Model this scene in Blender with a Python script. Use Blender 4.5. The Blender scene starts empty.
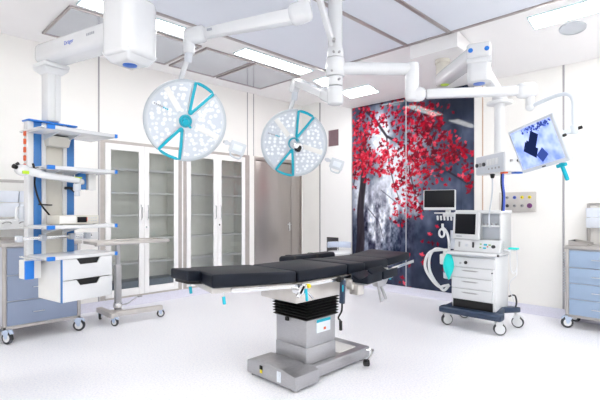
import bpy, bmesh, math, random
import numpy as np
from mathutils import Vector, Matrix, Euler

random.seed(7)
scene = bpy.context.scene
COL = scene.collection
PI = math.pi
V = Vector


# ----------------------------------------------------------------- materials
def lin(c):
    c = c / 255.0
    return c / 12.92 if c <= 0.04045 else ((c + 0.055) / 1.055) ** 2.4


def C(r, g, b):
    return (lin(r), lin(g), lin(b), 1.0)


def mat(name, col, rough=0.5, metal=0.0, spec=0.5, vary=0.03, scale=12.0, coat=0.0, bump=0.0, bscale=200.0, stretch=None):
    m = bpy.data.materials.new(name)
    m.use_nodes = True
    nt = m.node_tree
    b = nt.nodes['Principled BSDF']
    b.inputs['Roughness'].default_value = rough
    b.inputs['Metallic'].default_value = metal
    b.inputs['Specular IOR Level'].default_value = spec
    b.inputs['Coat Weight'].default_value = coat
    tc = nt.nodes.new('ShaderNodeTexCoord')
    mp = nt.nodes.new('ShaderNodeMapping')
    nt.links.new(tc.outputs['Object'], mp.inputs['Vector'])
    if stretch:
        mp.inputs['Scale'].default_value = stretch
    n = nt.nodes.new('ShaderNodeTexNoise')
    n.inputs['Scale'].default_value = scale
    n.inputs['Detail'].default_value = 4
    nt.links.new(mp.outputs['Vector'], n.inputs['Vector'])
    r = nt.nodes.new('ShaderNodeValToRGB')
    r.color_ramp.elements[0].position = 0.3
    r.color_ramp.elements[1].position = 0.7
    r.color_ramp.elements[0].color = tuple(max(0, x * (1 - vary)) for x in col[:3]) + (1,)
    r.color_ramp.elements[1].color = tuple(min(1, x * (1 + vary)) for x in col[:3]) + (1,)
    nt.links.new(n.outputs['Fac'], r.inputs['Fac'])
    nt.links.new(r.outputs['Color'], b.inputs['Base Color'])
    if bump:
        n2 = nt.nodes.new('ShaderNodeTexNoise')
        n2.inputs['Scale'].default_value = bscale
        nt.links.new(mp.outputs['Vector'], n2.inputs['Vector'])
        bp = nt.nodes.new('ShaderNodeBump')
        bp.inputs['Strength'].default_value = bump
        bp.inputs['Distance'].default_value = 0.002
        nt.links.new(n2.outputs['Fac'], bp.inputs['Height'])
        nt.links.new(bp.outputs['Normal'], b.inputs['Normal'])
    return m


def emit(name, col, strength):
    m = bpy.data.materials.new(name)
    m.use_nodes = True
    nt = m.node_tree
    nt.nodes.clear()
    e = nt.nodes.new('ShaderNodeEmission')
    e.inputs['Color'].default_value = col
    e.inputs['Strength'].default_value = strength
    o = nt.nodes.new('ShaderNodeOutputMaterial')
    nt.links.new(e.outputs[0], o.inputs[0])
    return m


def glassmat(name, tint=(0.95, 0.97, 0.97, 1), refl=0.10, rough=0.02):
    m = bpy.data.materials.new(name)
    m.use_nodes = True
    nt = m.node_tree
    nt.nodes.clear()
    t = nt.nodes.new('ShaderNodeBsdfTransparent')
    t.inputs['Color'].default_value = tint
    g = nt.nodes.new('ShaderNodeBsdfGlossy')
    g.inputs['Roughness'].default_value = rough
    lw = nt.nodes.new('ShaderNodeFresnel')
    lw.inputs['IOR'].default_value = 1.5
    ma = nt.nodes.new('ShaderNodeMath')
    ma.operation = 'ADD'
    ma.inputs[1].default_value = refl - 0.04
    nt.links.new(lw.outputs[0], ma.inputs[0])
    mx = nt.nodes.new('ShaderNodeMixShader')
    nt.links.new(ma.outputs[0], mx.inputs[0])
    nt.links.new(t.outputs[0], mx.inputs[1])
    nt.links.new(g.outputs[0], mx.inputs[2])
    o = nt.nodes.new('ShaderNodeOutputMaterial')
    nt.links.new(mx.outputs[0], o.inputs[0])
    return m


M = {}
M['wall'] = mat('wall_enamel', C(245, 244, 241), 0.45, vary=0.01, scale=3)
M['wall_white'] = mat('wall_white_enamel', C(250, 250, 250), 0.4, vary=0.01, scale=3)
M['ceil'] = mat('ceiling_paint', C(244, 243, 244), 0.6, vary=0.008, scale=3)
M['base'] = mat('lavender_vinyl', C(222, 222, 236), 0.5, vary=0.05, scale=60)
M['joint'] = mat('joint_grey', C(170, 168, 172), 0.5)
M['reveal'] = mat('reveal_steel', C(190, 184, 180), 0.38, metal=0.35, vary=0.05)
M['white'] = mat('white_plastic', C(222, 224, 226), 0.35, vary=0.01)
M['white_gloss'] = mat('white_lacquer', C(216, 218, 221), 0.22, vary=0.01, coat=0.2)
M['offwhite'] = mat('off_white_plastic', C(232, 232, 230), 0.4, vary=0.02)
M['lightgrey'] = mat('light_grey_plastic', C(200, 205, 213), 0.4, vary=0.02)
M['midgrey'] = mat('mid_grey', C(158, 158, 160), 0.45)
M['warmgrey'] = mat('warm_grey', C(212, 209, 200), 0.45)
M['black'] = mat('black_rubber', C(14, 14, 16), 0.55)
M['darkgrey'] = mat('dark_grey', C(52, 54, 60), 0.5)
M['pad'] = mat('navy_black_vinyl', C(12, 19, 32), 0.5, spec=0.25, vary=0.08, bump=0.12, bscale=500)
M['navy'] = mat('navy_plastic', C(44, 60, 84), 0.4)
M['blue'] = mat('blue_plastic', C(22, 118, 212), 0.35)
M['blue_panel'] = mat('blue_panel', C(58, 122, 190), 0.35, vary=0.08, scale=6)
M['drawer_blue'] = mat('grey_blue_laminate', C(136, 149, 174), 0.4, vary=0.04, scale=5)
M['drawer_blue2'] = mat('pale_blue_laminate', C(152, 173, 200), 0.4, vary=0.04, scale=5)
M['teal'] = mat('teal_plastic', C(0, 172, 196), 0.35)
M['teal_bag'] = mat('turquoise_rubber', C(0, 218, 214), 0.4)
M['steel'] = mat('brushed_steel', C(180, 180, 183), 0.32, metal=0.85, vary=0.08, scale=30, stretch=(1, 1, 18))
M['steel_dark'] = mat('door_steel', C(178, 172, 168), 0.30, metal=0.8, vary=0.015, scale=40, stretch=(1, 1, 0.05))
M['frame_warm'] = mat('warm_steel', C(208, 204, 200), 0.35, metal=0.5, vary=0.04)
M['cart_steel'] = mat('cart_steel', C(184, 180, 178), 0.36, metal=0.55, vary=0.04)
M['chrome'] = mat('chrome', C(225, 226, 228), 0.14, metal=1.0, vary=0.01)
M['orange'] = mat('orange_plastic', C(214, 92, 50), 0.4)
M['lime'] = mat('lime_sticker', C(180, 215, 20), 0.4)
M['yellow'] = mat('yellow_sticker', C(240, 220, 20), 0.4)
M['blue_badge'] = mat('blue_badge', C(50, 108, 200), 0.3)
M['ink_blue'] = mat('blue_ink', C(60, 90, 190), 0.4)
M['ink_grey'] = mat('grey_ink', C(150, 155, 165), 0.4)
M['paleblue'] = mat('pale_blue_vinyl', C(190, 205, 228), 0.45)
M['stool'] = mat('pale_stool_vinyl', C(200, 210, 230), 0.45)
M['maroon'] = mat('grille_mauve', C(150, 124, 132), 0.5, metal=0.2)
M['grille'] = mat('grille_dark', C(92, 90, 94), 0.5, metal=0.2)
M['canopy'] = mat('canopy_fabric', C(228, 233, 243), 0.55, vary=0.012, scale=2)
M['canopy_frame'] = mat('canopy_frame', C(172, 164, 164), 0.35, metal=0.5)
M['ceil_steel'] = mat('ceiling_steel', C(190, 194, 203), 0.12, metal=0.8, vary=0.04, scale=2)
M['cab_in'] = mat('cabinet_grey', C(250, 250, 244), 0.5, vary=0.03)
M['shelf_grey'] = mat('shelf_grey', C(240, 240, 240), 0.4, metal=0.2)
M['tube'] = mat('clear_tube', C(225, 228, 232), 0.3)
M['orange_line'] = mat('copper_conduit', C(205, 178, 158), 0.45)
M['cyan_edge'] = mat('cyan_edge', C(205, 232, 235), 0.4)
M['purple'] = mat('purple_socket', C(110, 50, 110), 0.4)
M['green'] = mat('green_socket', C(130, 170, 90), 0.4)
M['slate'] = mat('slate_grey', C(120, 132, 146), 0.4)
M['screen_off'] = mat('dark_screen', C(16, 18, 24), 0.3, spec=0.2, vary=0.02)
M['bin'] = mat('clear_bin', C(224, 230, 240), 0.3)
M['sticker'] = mat('white_sticker', C(225, 232, 240), 0.4)
M['glass'] = glassmat('cabinet_glass', (0.97, 0.98, 0.98, 1), 0.02)
M['light'] = emit('light_diffuser', (1.0, 0.985, 0.955, 1), 11.0)
M['light_added'] = emit('added_light_diffuser', (1.0, 0.985, 0.955, 1), 5.0)  # emitter of the fill lights added out of view
M['light_soft'] = emit('downlight_diffuser', (1.0, 0.99, 0.98, 1), 5.0)


def floor_mat():
    m = mat('floor_vinyl', C(236, 237, 246), 0.34, vary=0.0, scale=3, spec=0.4)
    nt = m.node_tree
    b = nt.nodes['Principled BSDF']
    tc = nt.nodes['Texture Coordinate']
    n = nt.nodes.new('ShaderNodeTexNoise')
    n.inputs['Scale'].default_value = 70
    n.inputs['Detail'].default_value = 6
    n.inputs['Roughness'].default_value = 0.75
    nt.links.new(tc.outputs['Object'], n.inputs['Vector'])
    r = nt.nodes.new('ShaderNodeValToRGB')
    e = r.color_ramp.elements
    e[0].position = 0.36
    e[0].color = C(224, 227, 239)
    e[1].position = 0.55
    e[1].color = C(247, 247, 250)
    nt.links.new(n.outputs['Fac'], r.inputs['Fac'])
    nt.links.new(r.outputs['Color'], b.inputs['Base Color'])
    return m


M['floor'] = floor_mat()


def led_mat():
    m = mat('led_lens_field', C(240, 244, 250), 0.25)
    nt = m.node_tree
    b = nt.nodes['Principled BSDF']
    tc = nt.nodes['Texture Coordinate']
    vo = nt.nodes.new('ShaderNodeTexVoronoi')
    vo.inputs['Scale'].default_value = 25
    vo.inputs['Randomness'].default_value = 0.55
    nt.links.new(tc.outputs['Object'], vo.inputs['Vector'])
    r = nt.nodes.new('ShaderNodeValToRGB')
    e = r.color_ramp.elements
    e[0].position = 0.34
    e[0].color = C(226, 231, 236)
    e[1].position = 0.52
    e[1].color = C(203, 211, 221)
    nt.links.new(vo.outputs['Distance'], r.inputs['Fac'])
    nt.links.new(r.outputs['Color'], b.inputs['Base Color'])
    r2 = nt.nodes.new('ShaderNodeValToRGB')
    e = r2.color_ramp.elements
    e[0].position = 0.30
    e[0].color = (1, 1, 1, 1)
    e[1].position = 0.42
    e[1].color = (0, 0, 0, 1)
    nt.links.new(vo.outputs['Distance'], r2.inputs['Fac'])
    b.inputs['Emission Color'].default_value = (0.95, 0.98, 1, 1)
    mul = nt.nodes.new('ShaderNodeMath')
    mul.operation = 'MULTIPLY'
    mul.inputs[1].default_value = 0.12
    nt.links.new(r2.outputs['Color'], mul.inputs[0])
    nt.links.new(mul.outputs[0], b.inputs['Emission Strength'])
    return m


M['led'] = led_mat()
M['lamp'] = mat('lamp_housing', C(206, 213, 220), 0.3, vary=0.01)
M['lamp_rim'] = mat('lamp_rim', C(190, 198, 206), 0.3, vary=0.01)


# ----------------------------------------------------------------- mesh builder
ROOT = {}


class MB:
    def __init__(s):
        s.bm = bmesh.new()

    def _merge(s, t, mx=None):
        if mx is not None:
            t.transform(mx)
        me = bpy.data.meshes.new('tmp')
        t.to_mesh(me)
        t.free()
        s.bm.from_mesh(me)
        bpy.data.meshes.remove(me)
        return s

    def box(s, x0, x1, y0, y1, z0, z1, bev=0.0, seg=2, mx=None):
        t = bmesh.new()
        bmesh.ops.create_cube(t, size=1.0)
        t.transform(Matrix.Translation(((x0 + x1) / 2, (y0 + y1) / 2, (z0 + z1) / 2)) @ Matrix.Diagonal((abs(x1 - x0), abs(y1 - y0), abs(z1 - z0), 1)))
        if bev:
            bmesh.ops.bevel(t, geom=list(t.edges), offset=bev, segments=seg, affect='EDGES', profile=0.5)
        return s._merge(t, mx)

    def bar(s, p0, p1, w, h, bev=0.0, up=(0, 0, 1), seg=2):
        p0, p1 = V(p0), V(p1)
        d = p1 - p0
        L = d.length
        d.normalize()
        sd = d.cross(V(up))
        if sd.length < 1e-4:
            sd = V((1, 0, 0))
        sd.normalize()
        u = sd.cross(d)
        R = Matrix((d, sd, u)).transposed().to_4x4()
        return s.box(-L / 2, L / 2, -w / 2, w / 2, -h / 2, h / 2, bev, seg, Matrix.Translation((p0 + p1) / 2) @ R)

    def lathe(s, prof, p=(0, 0, 0), axis=(0, 0, 1), seg=24):
        t = bmesh.new()
        rings = []
        for r, h in prof:
            if r < 1e-6:
                rings.append([t.verts.new((0, 0, h))])
            else:
                rings.append([t.verts.new((r * math.cos(2 * PI * k / seg), r * math.sin(2 * PI * k / seg), h)) for k in range(seg)])
        for a, b in zip(rings[:-1], rings[1:]):
            for k in range(seg):
                k2 = (k + 1) % seg
                if len(a) == 1 and len(b) == 1:
                    continue
                if len(a) == 1:
                    t.faces.new((a[0], b[k2], b[k]))
                elif len(b) == 1:
                    t.faces.new((a[k], a[k2], b[0]))
                else:
                    t.faces.new((a[k], a[k2], b[k2], b[k]))
        q = V((0, 0, 1)).rotation_difference(V(axis).normalized()).to_matrix().to_4x4()
        bmesh.ops.recalc_face_normals(t, faces=t.faces)
        return s._merge(t, Matrix.Translation(V(p)) @ q)

    def cyl(s, p0, p1, r, r1=None, seg=20, e=0.0):
        p0, p1 = V(p0), V(p1)
        L = (p1 - p0).length
        r1 = r if r1 is None else r1
        if e:
            pr = [(0, 0), (r - e, 0), (r - e * .3, e * .3), (r, e), (r1, L - e), (r1 - e * .3, L - e * .3), (r1 - e, L), (0, L)]
        else:
            pr = [(0, 0), (r, 0), (r1, L), (0, L)]
        return s.lathe(pr, p0, p1 - p0, seg)

    def tube(s, pts, r, seg=8, sub=5, closed=False):
        P = [V(p) for p in pts]
        if sub > 1 and len(P) > 2:
            Q = []
            n = len(P)
            rng = range(n if closed else n - 1)
            for i in rng:
                if closed:
                    a, b, c, d = P[(i - 1) % n], P[i], P[(i + 1) % n], P[(i + 2) % n]
                else:
                    a, b, c, d = P[max(i - 1, 0)], P[i], P[i + 1], P[min(i + 2, n - 1)]
                for k in range(sub):
                    t = k / sub
                    Q.append(0.5 * ((2 * b) + (c - a) * t + (2 * a - 5 * b + 4 * c - d) * t * t + (3 * b - a - 3 * c + d) * t ** 3))
            if not closed:
                Q.append(P[-1])
            P = Q
        n = len(P)
        t = bmesh.new()
        prev = None
        rings = []
        for i in range(n):
            if closed:
                d = P[(i + 1) % n] - P[(i - 1) % n]
            else:
                d = P[min(i + 1, n - 1)] - P[max(i - 1, 0)]
            d.normalize()
            if prev is None:
                w = d.orthogonal().normalized()
            else:
                w = (prev - d * prev.dot(d))
                if w.length < 1e-5:
                    w = d.orthogonal()
                w.normalize()
            prev = w
            o = d.cross(w)
            rings.append([t.verts.new(P[i] + r * (math.cos(2 * PI * k / seg) * w + math.sin(2 * PI * k / seg) * o)) for k in range(seg)])
        prs = list(zip(rings[:-1], rings[1:]))
        if closed:
            prs.append((rings[-1], rings[0]))
        for a, b in prs:
            for k in range(seg):
                t.faces.new((a[k], a[(k + 1) % seg], b[(k + 1) % seg], b[k]))
        if not closed:
            t.faces.new(rings[0])
            t.faces.new(rings[-1])
        bmesh.ops.recalc_face_normals(t, faces=t.faces)
        return s._merge(t)

    def prism(s, poly, o, ex, ey, ez, bev=0.0, seg=2):
        """poly in the (ex, ey) plane at o, extruded along the vector ez"""
        t = bmesh.new()
        o, ex, ey, ez = V(o), V(ex), V(ey), V(ez)
        a = [t.verts.new(o + ex * x + ey * y) for x, y in poly]
        b = [t.verts.new(o + ex * x + ey * y + ez) for x, y in poly]
        n = len(poly)
        t.faces.new(a)
        t.faces.new(b)
        for k in range(n):
            t.faces.new((a[k], a[(k + 1) % n], b[(k + 1) % n], b[k]))
        bmesh.ops.recalc_face_normals(t, faces=t.faces)
        if bev:
            bmesh.ops.bevel(t, geom=list(t.edges), offset=bev, segments=seg, affect='EDGES', profile=0.5)
        return s._merge(t)

    def hexa(s, c8, bev=0.0, seg=2):
        """eight corners: four of the bottom in order, four of the top in order"""
        t = bmesh.new()
        v = [t.verts.new(c) for c in c8]
        for f in ((0, 1, 2, 3), (4, 5, 6, 7), (0, 1, 5, 4), (1, 2, 6, 5), (2, 3, 7, 6), (3, 0, 4, 7)):
            t.faces.new([v[i] for i in f])
        bmesh.ops.recalc_face_normals(t, faces=t.faces)
        if bev:
            bmesh.ops.bevel(t, geom=list(t.edges), offset=bev, segments=seg, affect='EDGES', profile=0.5)
        return s._merge(t)

    def ball(s, c, r, sc=(1, 1, 1), seg=16):
        t = bmesh.new()
        bmesh.ops.create_uvsphere(t, u_segments=seg, v_segments=seg // 2 + 2, radius=r)
        return s._merge(t, Matrix.Translation(V(c)) @ Matrix.Diagonal((*sc, 1)))

    def text(s, txt, size, mx, depth=0.0008):
        cu = bpy.data.curves.new('t', 'FONT')
        cu.body = txt
        cu.size = size
        cu.extrude = depth
        cu.align_x = 'CENTER'
        cu.align_y = 'CENTER'
        ob = bpy.data.objects.new('t', cu)
        COL.objects.link(ob)
        dg = bpy.context.evaluated_depsgraph_get()
        me = bpy.data.meshes.new_from_object(ob.evaluated_get(dg))
        me.transform(mx)
        s.bm.from_mesh(me)
        bpy.data.meshes.remove(me)
        bpy.data.objects.remove(ob)
        bpy.data.curves.remove(cu)
        return s

    def build(s, name, m, parent=None, world=False, label=None, smooth=True):
        if world and parent is not None:
            r = parent
            while r.parent:
                r = r.parent
            s.bm.transform(ROOT[r.name].inverted())
        me = bpy.data.meshes.new(name)
        s.bm.to_mesh(me)
        s.bm.free()
        me.materials.append(M[m] if isinstance(m, str) else m)
        if smooth:
            me.polygons.foreach_set('use_smooth', [True] * len(me.polygons))
            me.set_sharp_from_angle(angle=math.radians(38))
        o = bpy.data.objects.new(name, me)
        COL.objects.link(o)
        if parent is not None:
            o.parent = parent
        if label:
            o['label'] = label
        return o


def tag(o, label, cat, group=None, kind=None):
    o['label'] = label
    o['category'] = cat
    if group:
        o['group'] = group
    if kind:
        o['kind'] = kind
    return o


def thing(name, label, cat, loc=(0, 0, 0), rz=0.0, group=None):
    o = bpy.data.objects.new(name, None)
    o.empty_display_size = 0.1
    COL.objects.link(o)
    o.location = loc
    o.rotation_euler = (0, 0, rz)
    ROOT[o.name] = Matrix.Translation(V(loc)) @ Matrix.Rotation(rz, 4, 'Z')
    return tag(o, label, cat, group)


def struct(name, mb, m):
    o = mb.build(name, m)
    o['kind'] = 'structure'
    return o


def dup(root, loc, rz=0.0, label=None):
    r = root.copy()
    COL.objects.link(r)
    r.location = loc
    r.rotation_euler = (0, 0, rz)
    ROOT[r.name] = Matrix.Translation(V(loc)) @ Matrix.Rotation(rz, 4, 'Z')
    if label:
        r['label'] = label
    for ch in list(root.children):
        c = ch.copy()
        COL.objects.link(c)
        c.parent = r
        for g in ch.children:
            d = g.copy()
            COL.objects.link(d)
            d.parent = c
    return r


# ----------------------------------------------------------------- room shell
UR, VB = 5.83, 5.73            # the mural wall and the cabinet wall
UL, VF = -1.3, -1.3
HT = 3.25


def zc(u, v):
    ru = min(1, max(0, (u - 4.6) / (UR - 4.6)))
    rv = min(1, max(0, (5.35 - v) / 0.8))
    return HT - 0.25 * ru * rv


struct('floor', MB().box(UL - .1, UR + .1, VF - .1, VB + .6, -0.1, 0), 'floor')

cb = MB()
us = [UL - .1, 0, 2, 4.6, 4.9, 5.2, 5.5, UR, UR + .1]
vs = [VF - .1, 0, 2, 4.55, 4.75, 4.95, 5.15, 5.35, VB, VB + .1]
gv = [[cb.bm.verts.new((u, v, zc(u, v))) for v in vs] for u in us]
gt = [[cb.bm.verts.new((u, v, HT + .1)) for v in vs] for u in us]
for i in range(len(us) - 1):
    for j in range(len(vs) - 1):
        cb.bm.faces.new((gv[i][j], gv[i][j + 1], gv[i + 1][j + 1], gv[i + 1][j]))
        cb.bm.faces.new((gt[i][j], gt[i + 1][j], gt[i + 1][j + 1], gt[i][j + 1]))
struct('ceiling', cb, 'ceil')

w = MB()
w.box(UL - .1, 2.132, VB, VB + .1, 0, HT)
w.box(2.132, UR + .1, VB, VB + .1, 2.20, HT)
w.box(2.132, 4.567, VB, VB + .1, 0, 0.115)
w.box(4.567, 4.664, VB, VB + .1, 0, 2.20)
w.box(5.815, UR + .1, VB, VB + .1, 0, 2.20)
struct('wall_back', w, 'wall')
w = MB()
w.box(UR, UR + .1, VF - .1, 4.56, 0, HT)
w.box(UR, UR + .1, 5.275, VB, 0, HT)
struct('wall_right', w, 'wall')
struct('wall_right_panel', MB().box(UR - .004, UR + .1, 4.56, 5.275, 0, HT), 'wall_white')
struct('wall_left', MB().box(UL - .1, UL, VF - .1, VB, 0, HT), 'wall')
struct('wall_front', MB().box(UL, UR, VF - .1, VF, 0, HT), 'wall')

# coved vinyl skirting
def cove(name, pieces, m='base'):
    b = MB()
    for (p0, p1, inw) in pieces:
        p0, p1, inw = V((*p0, 0)), V((*p1, 0)), V((*inw, 0))
        b.prism([(0, 0), (0.03, 0), (0.014, 0.006), (0.008, 0.02), (0.006, 0.112), (0, 0.115)], p0, inw, V((0, 0, 1)), p1 - p0)
    return struct(name, b, m)


cove('baseboard_back', [((UL, VB), (4.664, VB), (0, -1))])
cove('baseboard_right', [((UR - .004, VF), (UR - .004, VB), (-1, 0))])
cove('baseboard_left', [((UL, VF), (UL, VB), (1, 0))])

# panel joints of the wall cladding
k = 0
for u, z0, z1, wd in ((2.115, .115, HT, .02), (4.52, 2.20, HT, .016), (4.652, 2.20, HT, .016)):
    k += 1
    struct('trim_%d' % k, MB().box(u - wd / 2, u + wd / 2, VB - .003, VB + .01, z0, z1), 'joint')
for v, wd, m in ((1.395, .02, 'joint'), (2.345, .014, 'orange_line'), (5.275, .03, 'joint'), (4.54, .02, 'joint')):
    k += 1
    struct('trim_%d' % k, MB().box(UR - .008, UR + .01, v - wd / 2, v + wd / 2, .115, zc(UR, v)), m)
# reveal channels round the two cabinets
k += 1
rv = MB()
rv.box(2.132, 2.193, VB + .004, VB + .03, .115, 2.20)
rv.box(3.248, 3.376, VB + .004, VB + .03, .115, 2.20)
rv.box(4.48, 4.567, VB + .004, VB + .03, .115, 2.20)
rv.box(2.193, 3.248, VB + .004, VB + .03, 2.162, 2.20)
rv.box(3.376, 4.48, VB + .004, VB + .03, 2.162, 2.20)
rv.box(2.193, 3.248, VB - .004, VB + .03, .112, .135)
rv.box(3.376, 4.48, VB - .004, VB + .03, .112, .135)
struct('trim_%d' % k, rv, 'reveal')
k += 1
struct('trim_%d' % k, MB().box(3.302, 3.322, VB, VB + .02, .115, 2.20), 'wall_white')

# steel door with a narrow second leaf
d = MB()
d.box(4.664, 4.70, VB - .006, VB + .12, 0, 2.20, .003)
d.box(4.70, 5.815, VB - .006, VB + .12, 2.135, 2.20, .003)
d.box(5.795, 5.815, VB - .006, VB + .12, 0, 2.135, .003)
d.box(4.70, 5.795, VB + .07, VB + .12, 0, 2.135)
dr = struct('door_1', d, 'steel_dark')
MB().box(4.705, 5.552, VB + .02, VB + .07, .01, 2.13, .003).build('door_leaf', 'steel_dark', dr)
MB().box(5.562, 5.79, VB + .02, VB + .07, .01, 2.13, .003).build('side_leaf', 'steel_dark', dr)
h = MB()
h.box(5.49, 5.53, VB + .008, VB + .022, .90, 1.06, .003)
h.cyl((5.51, VB + .02, 1.02), (5.51, VB - .035, 1.02), .009)
h.cyl((5.515, VB - .035, 1.02), (5.40, VB - .035, 1.02), .009, e=.003)
h.cyl((5.51, VB + .01, .945), (5.51, VB + .0, .945), .012)
h.build('door_handle', 'chrome', dr)

# ----------------------------------------------------------------- ceiling fittings
def flat_on_ceiling(b, u0, u1, v0, v1, dz0, dz1):
    c = []
    for dz in (dz0, dz1):
        for (u, v) in ((u0, v0), (u1, v0), (u1, v1), (u0, v1)):
            c.append((u, v, zc(u, v) - dz))
    return b.hexa(c)


lf = thing('airflow_canopy', 'large pale lavender airflow ceiling field with grey metal frame over the table', 'ceiling panel', (3.0, 2.4, HT))
vcuts = [4.0, 2.70, 2.17, 0.85, -0.5]
for i in range(4):
    MB().box(.62, 4.49, vcuts[i + 1] + .02, vcuts[i] - .02, HT - .020, HT - .004).build('filter_panel', 'canopy', lf, world=True)
fr = MB()
for v in vcuts:
    fr.box(.58, 4.53, v - .022, v + .022, HT - .032, HT - .002, .002)
fr.box(4.49, 4.53, -.5, 4.02, HT - .032, HT - .002, .002)
fr.box(.58, .62, -.5, 4.02, HT - .032, HT - .002, .002)
fr.build('canopy_frame', 'canopy_frame', lf, world=True)

# grey steel infill plates near the cabinet wall
GP = 'grey ceiling plates along the cabinet wall'
for (u0, u1, lab) in ((1.38, 2.84, 'long grey ceiling plate above the blue and white equipment tower'),
                      (2.90, 3.62, 'middle grey ceiling plate above the left surgical lamp'),
                      (3.66, 4.51, 'grey ceiling plate nearest the steel door')):
    t = thing('ceiling_plate', lab, 'ceiling panel', ((u0 + u1) / 2, 4.92, HT), 0, GP)
    MB().box(u0 + .025, u1 - .025, 4.495, 5.355, HT - .016, HT - .002).build('plate', 'ceil_steel', t, world=True)
    f = MB()
    for (a, b_, c, d_) in ((u0, u1, 4.47, 4.495), (u0, u1, 5.355, 5.38), (u0, u0 + .025, 4.495, 5.355), (u1 - .025, u1, 4.495, 5.355)):
        f.box(a, b_, c, d_, HT - .022, HT - .002, .001)
    f.build('plate_frame', 'canopy_frame', t, world=True)

LG = 'recessed ceiling lights'
def ceil_light(u0, u1, v0, v1, lab, lm='light'):
    t = thing('ceiling_light', lab, 'ceiling light', ((u0 + u1) / 2, (v0 + v1) / 2, zc((u0 + u1) / 2, (v0 + v1) / 2)), 0, LG)
    b = MB()
    flat_on_ceiling(b, u0 + .012, u1 - .012, v0 + .012, v1 - .012, .003, .009)
    b.build('diffuser', lm, t, world=True)
    f = MB()
    flat_on_ceiling(f, u0, u1, v0, v0 + .012, -.002, .012)
    flat_on_ceiling(f, u0, u1, v1 - .012, v1, -.002, .012)
    flat_on_ceiling(f, u0, u0 + .012, v0 + .012, v1 - .012, -.002, .012)
    flat_on_ceiling(f, u1 - .012, u1, v0 + .012, v1 - .012, -.002, .012)
    f.build('light_frame', 'cyan_edge', t, world=True)


ceil_light(1.42, 2.62, 4.15, 4.41, 'bright ceiling strip light behind the left pendant joint')
ceil_light(3.25, 4.45, 4.15, 4.41, 'bright ceiling strip light between canopy edge and right lamp arm')
ceil_light(4.70, 4.94, .2, 1.45, 'bright ceiling strip light at the upper right beside the round speaker')
ceil_light(5.20, 5.48, 3.75, 4.30, 'short bright ceiling light close to the top of the red leaf mural')
ceil_light(4.72, 4.96, 4.15, 4.42, 'small square ceiling light behind the central lamp column')
# fill lights added out of view, to brighten the room
ceil_light(-1.1, -.2, -.3, 1.9, 'wide added fill light panel on the wall side behind the viewpoint', 'light_added')
ceil_light(.2, 2.2, -1.15, -.6, 'wide added fill light panel behind the viewpoint', 'light_added')
ceil_light(2.5, 4.4, -1.15, -.6, 'wide added fill light panel behind the viewpoint toward the right wall', 'light_added')
ceil_light(4.70, 4.94, -1.1, .0, 'added fill light strip out of view, continuing the upper right one', 'light_added')

t = thing('downlight', 'small round downlight near the corner of the canopy', 'ceiling light', (4.72, 3.9, HT))
zz = zc(4.78, 3.75)
MB().lathe([(0, -.004), (.062, -.004), (.062, -.012), (0, -.012)], (4.78, 3.75, zz), seg=24).build('diffuser', 'light_soft', t, world=True)
MB().lathe([(.062, 0), (.085, 0), (.085, -.008), (.062, -.014)], (4.78, 3.75, zz), seg=24).build('ring', 'white', t, world=True)
t = thing('ceiling_speaker', 'round pale grey ceiling speaker beside the strip light', 'speaker', (5.10, 1.14, zc(5.1, 1.14)))
nrm = V((-.203, 0, -1)).normalized()
MB().lathe([(0, .004), (.108, .004), (.108, .010), (0, .014)], (5.10, 1.14, zc(5.1, 1.14)), nrm, 32).build('speaker_mesh', 'lightgrey', t, world=True)
MB().lathe([(.108, 0), (.122, 0), (.120, .010), (.108, .012)], (5.10, 1.14, zc(5.1, 1.14)), nrm, 32).build('speaker_ring', 'lightgrey', t, world=True)

# ----------------------------------------------------------------- glass cabinets
SH = [1.835, 1.515, 1.212, .888, .56]


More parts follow.
